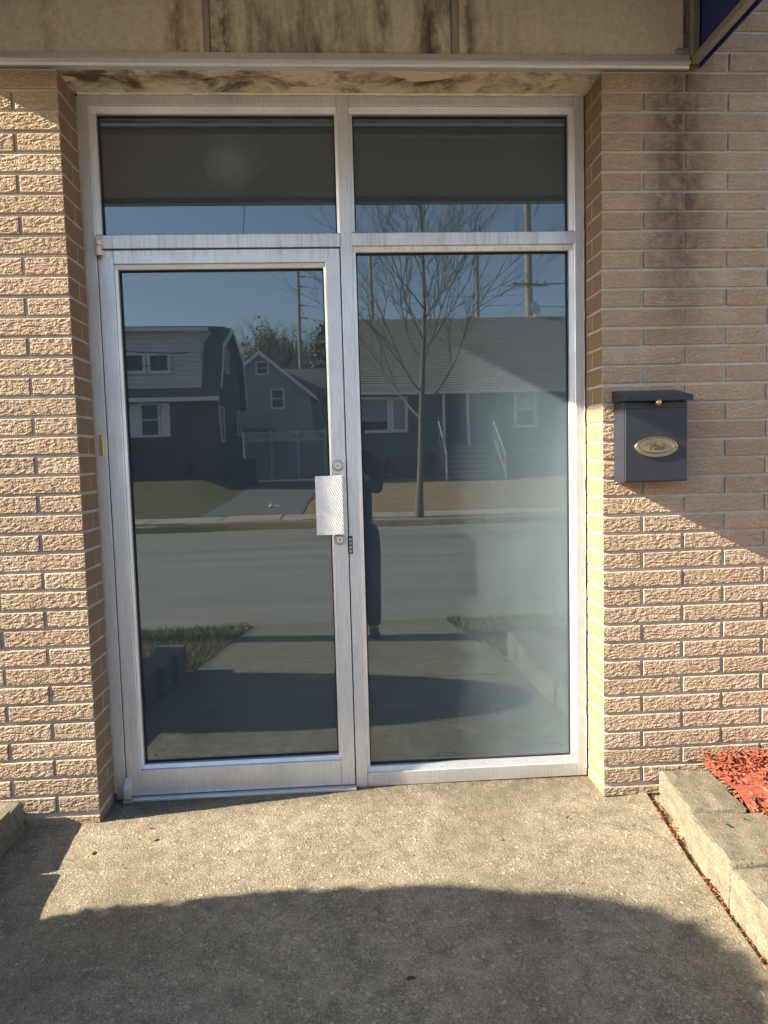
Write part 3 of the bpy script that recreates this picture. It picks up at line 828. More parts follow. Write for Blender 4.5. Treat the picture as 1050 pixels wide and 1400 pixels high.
# ------------------------------------------------------------------ mailbox
M['mb_blue'] = None
def paint(name, c, rough=0.38):
    t = NT(name)
    p = t.pos()
    cc = t.mix(t.noise(p, 20.0, 4), tuple(x * 0.85 for x in c), tuple(x * 1.2 for x in c))
    ro = t.math('ADD', t.math('MULTIPLY', t.noise(p, 30.0, 4), 0.2), rough - 0.1)
    t.principled(Base_Color=cc, Roughness=ro, Normal=t.bump(t.noise(p, 250.0, 2), 0.15, 0.001))
    return t.m
M['mb'] = paint('dark_blue_black_paint', (0.016, 0.020, 0.031))
box = empty('mailbox', (2.0, 0.0, 1.17), 'dark navy metal wall mailbox with oval brass nameplate beside the entrance', 'mailbox')
BX0, BX1, BY = 1.886, 2.113, -0.098
b = MB()
b.bbox(BX0, BX1, BY, -0.003, 1.172, 1.452, 0.004, 2)
b.build('mailbox_body', M['mb'], box)
b = MB()
b.bbox(BX0 + 0.004, BX1 - 0.004, BY - 0.003, BY - 0.0002, 1.176, 1.428, 0.0012)
b.build('front_panel', M['mb'], box)
b = MB()
b.prism([(-0.004, 1.497), (-0.128, 1.470), (-0.132, 1.452), (-0.126, 1.451), (-0.122, 1.463), (-0.004, 1.486)], 'x', 1.880, 2.117)
b.prism([(-0.004, 1.486), (-0.121, 1.4625), (-0.121, 1.454), (-0.004, 1.454)], 'x', 1.8802, 1.884)
b.prism([(-0.004, 1.486), (-0.121, 1.4625), (-0.121, 1.454), (-0.004, 1.454)], 'x', 2.113, 2.1168)
b.build('lid', M['mb'], box)
MB().lathe((1.996, BY - 0.004, 1.446), (0, -1, 0), [(0.004, 0), (0.004, 0.014), (0.009, 0.018), (0.011, 0.026), (0.007, 0.032), (0.0, 0.033)], 18).build('knob', M['brass'], box, True)
# oval nameplate with raised rim and the word Mail
def oval(name, rx, rz, prof, mat, par, c):
    mb = MB(); n = 40
    for (k, h) in prof:
        for i in range(n):
            a = 2 * math.pi * i / n
            mb.v.append((c[0] + rx * k * math.cos(a), c[1] - h, c[2] + (rz - rx * (1 - k) * 0.75) * math.sin(a) if k > 0.3 else c[2] + rz * k * math.sin(a)))
    for j in range(len(prof) - 1):
        for i in range(n):
            i2 = (i + 1) % n
            mb.f.append((j * n + i, j * n + i2, (j + 1) * n + i2, (j + 1) * n + i)); mb.mi.append(0)
    mb.f.append(tuple((len(prof) - 1) * n + i for i in range(n))); mb.mi.append(0)
    return mb.build(name, mat, par, True)
M['pewter'] = simple('antique_brass', (0.34, 0.28, 0.19), 0.28, 0.95, 0.2, 40)
M['patina'] = simple('dark_brass_patina', (0.10, 0.075, 0.045), 0.45, 0.7, 0.2, 40)
OC = (1.9995, BY - 0.0032, 1.2935)
plate = oval('nameplate', 0.0775, 0.0365, [(1.0, 0.0), (1.0, 0.003), (0.97, 0.0055), (0.93, 0.0058), (0.90, 0.003), (0.76, 0.006), (0.70, 0.0085), (0.66, 0.0075), (0.62, 0.0070)], M['pewter'], box, OC)
tx = bpy.data.curves.new('mail_lettering', 'FONT')
tx.body = 'Mail'
tx.size = 0.033
tx.extrude = 0.0012
tx.bevel_depth = 0.0004
tx.align_x = 'CENTER'
tx.align_y = 'CENTER'
to = bpy.data.objects.new('tmp', tx)
col.objects.link(to)
dg = bpy.context.evaluated_depsgraph_get()
me = bpy.data.meshes.new_from_object(to.evaluated_get(dg))
bpy.data.objects.remove(to)
me.transform(Matrix.Rotation(rad(90), 4, 'X'))
me.materials.clear()
me.materials.append(M['patina'])
lo = link('mail_lettering', me, plate, (OC[0], OC[1] - 0.0080, OC[2]))

# ------------------------------------------------------------------ landscape blocks, mulch
blk_meshes = []
def block_mesh(l, d, h):
    bm = bmesh.new()
    bmesh.ops.create_cube(bm, size=1.0)
    for v in bm.verts:
        v.co = Vector((v.co.x * d, v.co.y * l, v.co.z * h))
    bmesh.ops.bevel(bm, geom=list(bm.edges), offset=0.012, segments=2, affect='EDGES', profile=0.55)
    bmesh.ops.subdivide_edges(bm, edges=[e for e in bm.edges if e.calc_length() > 0.03], cuts=4, use_grid_fill=True)
    for v in bm.verts:
        k = 0.004
        v.co += Vector((rnd.uniform(-k, k), rnd.uniform(-k, k) * 0.4, rnd.uniform(-k, k) * 0.7))
    me = bpy.data.meshes.new('landscape_block')
    bm.to_mesh(me); bm.free()
    me.materials.append(M['block'])
    return me

def put_block(x, y, zt, l, d, h, rz, label):
    me = block_mesh(l, d, h)
    o = link('landscape_block', me, None, (x, y, zt - h / 2))
    o.rotation_euler = (0, rnd.uniform(-0.008, 0.008), rz)
    tag(o, label, 'block', 'blocks edging the planting beds')
ordr = ['first', 'second', 'third', 'fourth', 'fifth', 'sixth', 'seventh']
y = -0.035
for i in range(6):
    l = 0.30
    lb = ('buff concrete edging block against the right brick pier, nearest the wall' if i == 0 else
          'buff concrete edging block beside red mulch, second from the right brick pier' if i == 1 else
          ordr[i] + ' concrete edging block out from the right brick pier')
    put_block((2.126, 2.122, 2.102, 2.107, 2.127, 2.137)[i], y - l / 2, 0.098 - 0.006 * i, l - 0.006, 0.19 if i == 0 else 0.26, 0.155 + 0.02 * i, rad((-5, -4, -2, 2, 3, 3)[i]), lb)
    y -= l
y = -0.010
for i in range(6):
    l = 0.30
    xx = -0.355 + 0.020 * i
    lb = ('concrete edging block at the bottom left corner below the left brick pier' if i == 0 else
          ordr[i] + ' concrete edging block out from the left brick pier')
    put_block(xx, y - l / 2, 0.105 - 0.006 * i, l - 0.006, 0.185, 0.155 + 0.02 * i, rad(-3.5), lb)
    y -= l

def mulch_bed(x0, x1, y0, y1, seed, n):
    r = random.Random(seed)
    mb = MB()
    nx, ny = 14, 14
    vs = [(x0 + (x1 - x0) * i / nx, y0 + (y1 - y0) * j / ny, 0.06 + 0.02 * r.random() + S * 0.3 * (y0 + (y1 - y0) * j / ny) + (0.05 if (x1 > 0 and j < 3) else 0)) for j in range(ny + 1) for i in range(nx + 1)]
    mb.add(vs, [(j * (nx + 1) + i, j * (nx + 1) + i + 1, (j + 1) * (nx + 1) + i + 1, (j + 1) * (nx + 1) + i) for j in range(ny) for i in range(nx)])
    def chip(x, y, z, k=1.0):
        l = r.uniform(0.010, 0.045) * k; w = r.uniform(0.0025, 0.0075) * k; t = r.uniform(0.0015, 0.004)
        R = Matrix.Rotation(r.uniform(0, 6.28), 3, 'Z') @ Matrix.Rotation(r.uniform(-0.6, 0.6), 3, 'Y') @ Matrix.Rotation(r.uniform(-0.8, 0.8), 3, 'X')
        q = [R @ Vector(v) + Vector((x, y, z)) for v in ((-l / 2, -w / 2, 0), (l / 2, -w * 0.3, 0), (l * 0.45, w / 2, 0), (-l * 0.4, w * 0.4, 0), (-l / 2, -w / 2, t), (l / 2, -w * 0.3, t), (l * 0.45, w / 2, t), (-l * 0.4, w * 0.4, t))]
        mb.add(q, [(0, 3, 2, 1), (4, 5, 6, 7), (0, 1, 5, 4), (1, 2, 6, 5), (2, 3, 7, 6), (3, 0, 4, 7)])
    for _ in range(n):
        x = r.uniform(x0, x1); y = y0 + (y1 - y0) * r.random() ** 1.3
        pile = 0.05 * max(0, 1 - abs(y - y0) / 0.35) if x1 > 0 else 0
        chip(x, y, 0.075 + r.uniform(0, 0.03) + S * 0.3 * y + pile)
    return mb, chip
def mulch_mat():
    t = NT('red_dyed_mulch')
    p = t.pos()
    c = t.mix(t.ramp(t.noise(p, 70.0, 3), [(0.3, 0.0), (0.7, 1.0)]), (0.10, 0.024, 0.013), (0.34, 0.070, 0.034))
    c = t.mix(t.ramp(t.noise(p, 33.0, 2), [(0.60, 0.0), (0.68, 0.7)]), c, (0.42, 0.22, 0.13))
    c = t.mix(t.ramp(t.noise(p, 21.0, 3), [(0.34, 0.8), (0.44, 0.0)]), c, (0.07, 0.025, 0.015))
    t.principled(Base_Color=c, Roughness=0.85, Normal=t.bump(t.noise(t.scaled(p, (1, 1, 3)), 160.0, 3), 0.6, 0.003))
    return t.m
M['mulch'] = mulch_mat()
mb, chip = mulch_bed(2.215, 3.6, -0.015, -1.75, 3, 13000)
mr = random.Random(9)
for _ in range(95):                           # chips caught in the gap along the walk
    t = mr.random()
    yy = -0.05 - 1.0 * t; chip((2.015 + 0.095 * yy if yy > -0.4 else 1.98 + 0.045 * (yy + 0.4)) + mr.uniform(-0.008, 0.006), yy, S * yy - 0.006 + mr.uniform(0, 0.008), 0.5)
for x, yy in ((2.06, -0.43), (2.10, -0.60), (2.14, -0.40), (2.12, -0.22), (1.99, -0.86)):
    chip(x, yy, 0.108 if x > 2.03 else -0.03, 0.7)
o = tag(mb.build('mulch', M['mulch'], None), 'red dyed wood mulch filling the bed beside the right brick pier', 'mulch', None, 'stuff')
mb, chip = mulch_bed(-3.6, -0.44, -0.015, -1.75, 5, 3500)
tag(mb.build('mulch', M['mulch'], None), 'red wood mulch in the bed left of the walk', 'mulch', None, 'stuff')

# litter on the walk
def crumb(x, y, l, rz, label, mat):
    mb = MB()
    z = S * min(y, 0) + 0.001
    c, s = math.cos(rz), math.sin(rz)
    pts = [(-l, -l * 0.22, 0), (-l * 0.2, -l * 0.4, 0), (l, -0.1 * l, 0), (l * 0.3, l * 0.35, 0), (-l * 0.6, l * 0.3, 0)]
    q = [(x + a * c - b2 * s, y + a * s + b2 * c, z) for a, b2, _ in pts]
    n = len(q)
    mb.add(q + [(a, b2, cz + l * 0.3) for a, b2, cz in q], [tuple(range(n - 1, -1, -1)), tuple(range(n, 2 * n))] + [(i, (i + 1) % n, n + (i + 1) % n, n + i) for i in range(n)])
    tag(mb.build('leaf_scrap', mat, None), label, 'debris', 'scraps on the walk')
M['scrap'] = simple('dark_leaf_scrap', (0.045, 0.03, 0.02), 0.9)
def cg(u, v):
    d = right * ((u - 525) / 970) + fwd + up * ((700 - v) / 970)
    t = (S * CAM.y - CAM.z) / (d.z - S * d.y)
    return CAM + d * t
for u, v, l, a, lb in ((214, 1149, 0.009, 0.6, 'small dark scrap on sunlit concrete near the left pier'), (128, 1167, 0.010, 1.3, 'small upright dark scrap on sunlit concrete, leftmost of the scraps'),
                       (776, 1118, 0.008, 0.3, 'tiny dark chip on sunlit concrete near the right pier'), (562, 1338, 0.012, 0.1, 'thin dark twig scrap on shaded concrete near the bottom edge'),
                       (207, 1133, 0.006, 0.4, 'thin dark sliver on the concrete at the left pier corner')):
    g = cg(u, v)
    crumb(g.x, g.y, l, a, lb, M['scrap'])

# unseen shrub added in the left bed to throw the rounded shadow over the walk
M['leaf_dark'] = simple('boxwood_leaf', (0.045, 0.075, 0.028), 0.6, var=0.5, scale=30)
M['bark'] = simple('grey_brown_bark', (0.14, 0.115, 0.09), 0.95, var=0.35, scale=20, bump=0.01, bscale=50)
def leaf_cloud(mb, c, rx, ry, rz, n, size, r, fill=0.75, bump=0.07):
    for _ in range(n):
        d = Vector((r.gauss(0, 1), r.gauss(0, 1), r.gauss(0, 1))).normalized()
        lump = 1 + bump * math.sin(d.x * 7 + 1.3) * math.sin(d.z * 6 + d.y * 5)
        k = (fill + (1 - fill) * r.random()) * lump
        p = Vector((c[0] + d.x * rx * k, c[1] + d.y * ry * k, c[2] + d.z * rz * k))
        s = size * r.uniform(0.6, 1.3)
        a = Vector((r.gauss(0, 1), r.gauss(0, 1), r.gauss(0, 1))).normalized()
        b2 = a.orthogonal().normalized() * s * 0.5
        mb.add([p - a * s, p + b2, p + a * s, p - b2], [(0, 1, 2, 3)])
shr = empty('added_shrub', (-1.78, -1.36, 0.0), 'clipped evergreen shrub added out of view to shade the walk', 'shrub')
r = random.Random(4)
mb = MB()
leaf_cloud(mb, (-1.755, -1.36, 0.875), 0.60, 0.60, 0.965, 16000, 0.028, r, 0.9, 0.0)
core = MB()
mb.build('foliage', M['leaf_dark'], shr)
core.lathe((-1.755, -1.36, 0.875), (0, 0, 1), [(k_, h_ * 1.015) for k_, h_ in [(0.05, -0.86), (0.20, -0.82), (0.36, -0.70), (0.48, -0.48), (0.555, -0.2), (0.565, 0.12), (0.51, 0.42), (0.40, 0.66), (0.24, 0.82), (0.1, 0.89), (0.01, 0.91)]], 32)
core.build('inner_foliage', M['leaf_dark'], shr, True)
MB().tube([(-1.78, -1.36, -0.1), (-1.78, -1.36, 0.3)], [0.05, 0.04], 10).build('trunk', M['bark'], shr)

# near grass beside the walk
M['blade'] = simple('dry_grass_blade', (0.22, 0.19, 0.085), 0.9, var=0.5, scale=12)
def grass(x0f, x1f, y0, y1, n, seed):
    r = random.Random(seed); mb = MB()
    for _ in range(n):
        y = r.uniform(y0, y1)
        a, b2 = x0f(y), x1f(y)
        x = a + (b2 - a) * r.random() ** 1.4
        z = gz(x, y) - 0.01
        h = r.uniform(0.03, 0.085); w = r.uniform(0.003, 0.006)
        an = r.uniform(0, 6.28); lx, ly = r.gauss(0, 0.035), r.gauss(0, 0.035)
        dx, dy = math.cos(an) * w, math.sin(an) * w
        mb.add([(x - dx, y - dy, z), (x + dx, y + dy, z), (x + lx, y + ly, z + h)], [(0, 1, 2)])
    return mb
edgeL = lambda y: -0.15 + (0.22) * ((-1.357 - y) / 2.043)
edgeR = lambda y: 2.05 - 0.25 * ((-1.357 - y) / 2.043)
tag(grass(lambda y: edgeL(y) - 0.03, lambda y: -2.6, -1.84, -3.40, 16000, 1).build('verge_grass', M['blade'], None), 'dry grass verge left of the walk by the road', 'grass', None, 'stuff')
tag(grass(lambda y: edgeR(y) + 0.03, lambda y: 4.8, -1.84, -3.40, 16000, 2).build('verge_grass', M['blade'], None), 'dry grass verge right of the walk by the road', 'grass', None, 'stuff')

# ------------------------------------------------------------------ across the street (seen in the glass)
M['white_trim'] = simple('white_trim_paint', (0.70, 0.70, 0.68), 0.6, var=0.08)
M['pane'] = simple('dark_window_pane', (0.03, 0.035, 0.04), 0.12, var=0.1)
M['blind'] = simple('window_blind', (0.30, 0.30, 0.29), 0.7, var=0.1)
def siding(name, c, pitch, depth=0.5):
    t = NT(name)
    p = t.pos()
    s = t.sep(p)
    fr = t.math('FRACT', t.math('DIVIDE', s[2], pitch))
    cc = t.mix(t.noise(p, 1.5, 4), tuple(x * 0.88 for x in c), c)
    t.principled(Base_Color=cc, Roughness=0.75, Normal=t.bump(fr, depth, 0.02))
    return t.m
M['slate_siding'] = siding('slate_blue_siding', (0.085, 0.105, 0.125), 0.15)
M['white_siding'] = siding('white_siding', (0.60, 0.60, 0.57), 0.15)
M['grey_siding'] = siding('grey_siding', (0.27, 0.29, 0.31), 0.15)
M['dark_brick'] = simple('dark_red_brick', (0.095, 0.055, 0.048), 0.9, var=0.3, scale=9)
M['foundation'] = simple('painted_foundation', (0.32, 0.33, 0.34), 0.9)
M['rail_grey'] = simple('dull_rail_paint', (0.34, 0.35, 0.35), 0.6)
M['step'] = simple('concrete_step', (0.26, 0.26, 0.26), 0.9)
M['roof_grey'] = simple('weathered_roof_shingle', (0.21, 0.195, 0.18), 0.95, var=0.35, scale=3, bump=0.02, bscale=14)
M['roof_dark'] = simple('dark_roof_shingle', (0.11, 0.105, 0.10), 0.95, var=0.3, scale=3)
M['door_dark'] = simple('dark_entry_door', (0.035, 0.040, 0.045), 0.5)

def shingle_slope(mb, x0, x1, ya, za, yb, zb, n, th=0.03):
    """courses of shingles from eave (ya,za) to ridge (yb,zb), each lapping the next"""
    d = Vector((0, yb - ya, zb - za)); L = d.length; d.normalize()
    nr = Vector((0, -d.z, d.y))
    if nr.z < 0: nr = -nr
    st = L / n
    for i in range(n):
        a = Vector((0, ya, za)) + d * (i * st); b2 = a + d * (st * 1.02)
        q = [a, a + nr * th, b2 + nr * 0.004, b2]
        mb.prism([(p.y, p.z) for p in q], 'x', x0, x1)
def lap_siding(mb, x0, x1, y, z0, z1, pitch=0.16):
    """overlapping boards facing the street"""
    n = int((z1 - z0) / pitch)
    for i in range(n):
        a = z0 + i * pitch; b2 = min(z1, a + pitch * 1.0)
        mb.prism([(y, a), (y + 0.035, a), (y + 0.006, b2), (y, b2)], 'x', x0, x1)
def window(parent, x, y, z, w, h, ny=-1, axis='y', blind=0.0, sash=True, tr=0.09):
    """framed window facing +y (axis y) or +x (axis x) with pane and sash bars"""
    f = MB(); p = MB()
    def bx(mb, a0, a1, d0, d1, z0, z1):
        if axis == 'y':
            mb.box(a0, a1, y + d0, y + d1, z0, z1)
        else:
            mb.box(y + d0, y + d1, a0, a1, z0, z1)
    bx(f, x - w / 2 - tr, x - w / 2, 0, 0.06, z - h / 2 - tr, z + h / 2 + tr)
    bx(f, x + w / 2, x + w / 2 + tr, 0, 0.06, z - h / 2 - tr, z + h / 2 + tr)
    bx(f, x - w / 2, x + w / 2, 0, 0.058, z + h / 2, z + h / 2 + tr)
    bx(f, x - w / 2, x + w / 2, 0, 0.075, z - h / 2 - tr, z - h / 2)
    if sash:
        bx(f, x - w / 2, x + w / 2, 0.012, 0.04, z - 0.025, z + 0.025)
    wo_ = f.build('window', M['white_trim'], parent)
    bx(p, x - w / 2, x + w / 2, 0.003, 0.012, z - h / 2, z + h / 2)
    p.build('pane', M['pane'], wo_)
    if blind:
        bl = MB()
        bx(bl, x - w / 2 + 0.01, x + w / 2 - 0.01, 0.0125, 0.018, z + h / 2 - h * blind, z + h / 2 - 0.01)
        bl.build('blind', M['blind'], wo_)
    return wo_

# --- long low house on the right
HY = -24.6
hr = empty('ranch_house', (6.0, HY, 0.4), 'slate blue single storey house with big shingle roof, seen in the window', 'house')
hx0, hx1 = 0.7, 13.5
MB().box(hx0, hx1, HY - 8.6, HY, 1.35, 3.95).build('wall', M['slate_siding'], hr)
mb_ = MB(); lap_siding(mb_, hx0, 4.85, HY + 0.001, 1.36, 3.69); lap_siding(mb_, 5.95, hx1, HY + 0.001, 1.36, 3.69); mb_.build('lap_boards', M['slate_siding'], hr)
MB().box(hx0 + 0.03, hx1 - 0.03, HY - 8.55, HY - 0.03, -0.2, 1.349).build('foundation', M['slate_siding'], hr)
rf = MB()
shingle_slope(rf, hx0 - 0.3, hx1 + 0.3, HY + 0.45, 3.80, HY - 4.3, 7.42, 34)
shingle_slope(rf, hx0 - 0.3, hx1 + 0.3, HY - 9.05, 3.80, HY - 4.3, 7.42, 20)
roofo = rf.build('roof', M['roof_grey'], hr)
MB().box(hx0 - 0.3, hx1 + 0.3, HY + 0.36, HY + 0.47, 3.66, 3.80).build('gutter', M['white_trim'], roofo)
MB().box(hx0 - 0.28, hx1 + 0.28, HY + 0.005, HY + 0.355, 3.70, 3.76).build('eave_soffit', M['white_trim'], roofo)
for x in (hx0, hx1 - 0.1):
    MB().prism([(HY - 8.6, 3.95), (HY, 3.95), (HY - 4.3, 7.2)], 'x', x, x + 0.1).build('gable_wall', M['slate_siding'], hr)
HF = HY + 0.03
w_ = window(hr, 2.12, HF, 2.92, 1.15, 1.15, blind=0.72, sash=False, tr=0.12)
w_ = window(hr, 3.17, HF, 2.92, 0.45, 1.15, blind=0.98, sash=False, tr=0.12)
window(hr, 8.13, HF, 3.02, 0.66, 1.22, blind=0.5, tr=0.10)
window(hr, 11.3, HF, 3.02, 0.7, 1.22, tr=0.10)
dr = MB().box(4.98, 5.82, HY + 0.002, HY + 0.06, 1.64, 3.66).build('front_door', M['door_dark'], hr)
MB().box(4.86, 4.975, HY + 0.001, HY + 0.09, 1.64, 3.70).box(5.825, 5.94, HY + 0.001, HY + 0.09, 1.64, 3.70).build('door_trim', M['white_trim'], hr)
pn = MB()
for k in range(12):
    pass
MB().lathe((5.38, HY + 0.061, 2.85), (0, 1, 0), [(0.16, 0), (0.15, 0.006)], 20).build('oval_light', M['pane'], dr)
ns = 7
for i in range(ns):
    zt = 1.63 - i * 0.178
    yf = HY + 0.9 + i * 0.29
    MB().box(4.55 if i else 4.4, 6.75 if i else 6.9, HY + 0.002, yf, zt - 0.178 + (0.0), zt - 0.045).build('step', M['slate_siding'], hr)
    MB().box(4.52 if i else 4.37, 6.78 if i else 6.93, HY + 0.002, yf + 0.03, zt - 0.0449, zt).build('tread', M['step'], hr)
for x in (4.60, 6.70):
    rl = MB()
    ya, yb = HY + 0.9, HY + 2.75
    za, zb = 1.63, 0.42
    rl.tube([(x, ya, za + 0.92), (x, yb, zb + 0.92)], 0.018, 8)
    rl.tube([(x, ya, za + 0.25), (x, yb, zb + 0.25)], 0.012, 8)
    for k in range(9):
        t = k / 8
        rl.tube([(x, ya + (yb - ya) * t, za + (zb - za) * t), (x, ya + (yb - ya) * t, za + (zb - za) * t + 0.92)], 0.018 if k in (0, 8) else 0.006, 6)
    rl.build('handrail', M['rail_grey'], hr)
MB().box(1.35, 2.65, HY - 0.02, HY + 0.03, 0.55, 1.05).build('basement_panel', M['foundation'], hr)
MB().lathe((9.7, HY - 4.2, 7.75), (0.35, 1, 0.35), [(0.02, -0.12), (0.18, -0.06), (0.30, 0.02), (0.31, 0.03), (0.0, -0.02)], 22).tube([(9.7, HY - 4.2, 7.35), (9.7, HY - 4.25, 7.7)], 0.025, 8).build('satellite_dish', M['white_trim'], hr)

# --- gambrel house on the left
LY = -24.0
hl_ = empty('gambrel_house', (-7.5, LY, 0.6), 'dark brick house with white sided upper floor, seen in the door glass', 'house')
lx0, lx1 = -12.5, -3.75
MB().box(lx0, lx1, LY - 7.4, LY, 0.2, 3.66).build('brick_wall', M['dark_brick'], hl_)
# end walls with the gambrel outline
prof = [(LY - 0.0, 3.66), (LY - 1.05, 5.75), (LY - 3.7, 6.80), (LY - 6.35, 5.75), (LY - 7.4, 3.66)]
MB().prism(prof, 'x', lx1 - 0.12, lx1 - 0.001).build('gable_wall', M['dark_brick'], hl_)
MB().prism(prof, 'x', lx0 + 0.001, lx0 + 0.12).build('gable_wall', M['dark_brick'], hl_)
gr_ = MB()
outer = [(LY + 0.35, 3.62), (LY + 0.35, 3.74), (LY - 0.05, 4.10), (LY - 0.95, 5.84), (LY - 3.7, 6.94), (LY - 6.5, 5.84), (LY - 7.6, 3.7)]
inner = [(LY - 7.5, 3.7), (LY - 6.38, 5.76), (LY - 3.7, 6.81), (LY - 1.03, 5.76), (LY - 0.02, 3.95), (LY + 0.02, 3.62)]
for i in range(1, 6):
    a, b2 = outer[i], outer[i + 1]
    na = Vector((b2[0] - a[0], b2[1] - a[1])); nn = Vector((na.y, -na.x)).normalized() * 0.12
    if nn.y < 0: nn = -nn
    gr_.prism([a, b2, (b2[0] - nn.x * 0.9, b2[1] - nn.y * 0.9), (a[0] - nn.x * 0.9, a[1] - nn.y * 0.9)], 'x', lx0 - 0.25, lx1 + 0.25)
gro = gr_.build('roof', M['roof_dark'], hl_)
tr_ = MB()
for i in range(2, 6):
    a, b2 = outer[i], outer[i + 1]
    na = Vector((b2[0] - a[0], b2[1] - a[1])); nn = Vector((na.y, -na.x)).normalized() * 0.2
    if nn.y < 0: nn = -nn
    tr_.prism([(a[0], a[1] - 0.01), (b2[0], b2[1] - 0.01), (b2[0] - nn.x, b2[1] - nn.y), (a[0] - nn.x, a[1] - nn.y)], 'x', lx1 + 0.251, lx1 + 0.29)
tr_.build('rake_trim', M['white_trim'], gro)
MB().box(lx0 - 0.25, lx1 + 0.25, LY + 0.3, LY + 0.42, 3.55, 3.70).build('gutter', M['white_trim'], gro)
# wide shed dormer of white siding
dm = MB().prism([(LY - 0.02, 4.06), (LY - 0.02, 6.18), (LY - 3.4, 6.72), (LY - 1.1, 5.0)], 'x', lx0 + 0.3, lx1 - 0.45).build('dormer', M['white_siding'], hl_)
mb_ = MB(); lap_siding(mb_, lx0 + 0.3, lx1 - 0.45, LY - 0.019, 4.08, 6.12); mb_.build('lap_boards', M['white_siding'], dm)
MB().prism([(LY + 0.28, 6.16), (LY + 0.28, 6.27), (LY - 3.75, 7.0), (LY - 3.75, 6.88)], 'x', lx0, lx1 - 0.05).build('dormer_roof', M['roof_dark'], dm)
MB().box(lx0, lx1 - 0.05, LY + 0.24, LY + 0.34, 6.10, 6.22).build('dormer_gutter', M['white_trim'], dm)
for xc in (-6.60, -5.70, -9.0, -9.9):
    window(hl_, xc, LY + 0.012, 4.98, 0.62, 0.55, sash=False, tr=0.11)
for xc in (-6.14, -9.6):
    window(hl_, xc, LY, 2.9, 0.58, 1.12, tr=0.09)
    for s in (-1, 1):
        MB().bbox(xc + s * 0.565 - 0.17, xc + s * 0.565 + 0.17, LY + 0.002, LY + 0.04, 2.26, 3.52, 0.005).build('shutter', M['white_trim'], hl_)
for (yc, zc, w, h) in ((LY - 3.3, 5.45, 0.6, 0.85), (LY - 1.6, 2.75, 0.7, 1.2), (LY - 6.2, 3.0, 0.7, 0.9)):
    window(hl_, yc, lx1 + 0.0, zc, w, h, axis='x', tr=0.10)
MB().tube([(lx1 + 0.06, LY - 0.6, 5.4), (lx1 + 0.06, LY - 0.6, 2.6)], 0.04, 8).build('service_conduit', M['alu_dark'], hl_)

# --- grey gabled house further back
GY = -37.0
hg = empty('grey_house', (-3.4, GY, 0.5), 'small grey gabled house behind the fence, seen in the door glass', 'house')
gx0, gx1, gap = -6.2, -0.66, -3.43
MB().prism([(gx0, 0.2), (gx1, 0.2), (gx1, 4.85), (gap, 7.2), (gx0, 4.85)], 'y', GY - 9, GY).build('wall', M['grey_siding'], hg)
for s, xe in ((-1, gx0), (1, gx1)):
    ex = xe + s * 0.35
    ze = 4.85 - 0.35 * (2.35 / 2.77)
    rfo = MB().prism([(ex, ze), (gap, 7.22), (gap, 7.36), (ex, ze + 0.14)], 'y', GY - 9.2, GY + 0.3).build('roof', M['roof_dark'], hg)
    MB().prism([(ex, ze - 0.06), (gap, 7.14), (gap, 7.37), (ex, ze + 0.15)], 'y', GY + 0.301, GY + 0.34).build('rake_trim', M['white_trim'], rfo)
MB().prism([(GY - 3.0, 4.9), (GY - 5.5, 7.0), (GY - 8.0, 4.9)], 'x', gap, 1.6).build('wing_roof', M['roof_dark'], hg)
MB().box(gx1 + 0.01, 1.4, GY - 7.8, GY - 3.2, 0.2, 4.89).build('wing_wall', M['grey_siding'], hg)
window(hg, -3.30, GY, 6.4, 0.55, 0.6, sash=True, tr=0.09)
window(hg, -2.5, GY, 4.65, 0.6, 0.95, sash=True, tr=0.09)
MB().box(-4.6, -2.7, GY + 0.002, GY + 0.5, 2.9, 3.05).build('awning_hood', M['roof_dark'], hg)

# --- vinyl fence with lattice top at the end of the driveway
FY = -32.0
fc = empty('vinyl_fence', (-1.8, FY, 0.5), 'pale vinyl privacy fence with lattice top across the driveway end', 'fence')
for i in range(4):
    x = -3.75 + i * 1.3
    p_ = MB().bbox(x - 0.06, x + 0.06, FY - 0.06, FY + 0.06, 0.2, 2.68, 0.008).build('post', M['white_trim'], fc)
    MB().prism([(x - 0.075, 2.685), (x + 0.075, 2.685), (x, 2.77)], 'y', FY - 0.075, FY + 0.075).build('post_cap', M['white_trim'], p_)
M['vinyl'] = simple('grey_vinyl', (0.30, 0.32, 0.34), 0.6, var=0.1)
for i in range(3):
    x = -3.75 + i * 1.3
    for k in range(8):
        MB().bbox(x + 0.065 + k * 0.146, x + 0.065 + k * 0.146 + 0.143, FY - 0.02, FY + 0.02, 0.35, 2.22, 0.006).build('board', M['vinyl'], fc)
    MB().bbox(x + 0.062, x + 1.238, FY - 0.03, FY + 0.03, 2.225, 2.29, 0.005).bbox(x + 0.062, x + 1.238, FY - 0.03, FY + 0.03, 2.60, 2.66, 0.005).build('rail', M['white_trim'], fc)
    la = MB()
    for k in range(-3, 12):
        a = x + 0.07 + k * 0.11
        for s in (1, -1):
            x0, x1_ = (a, a + 0.3) if s > 0 else (a + 0.3, a)
            if min(x0, x1_) < x + 0.06 or max(x0, x1_) > x + 1.24: continue
            la.tube([(x0, FY + 0.006 * s, 2.29), (x1_, FY + 0.006 * s, 2.60)], 0.014, 4)
    lo_ = la.build('lattice', M['white_trim'], fc)
    lo_['kind'] = 'stuff'

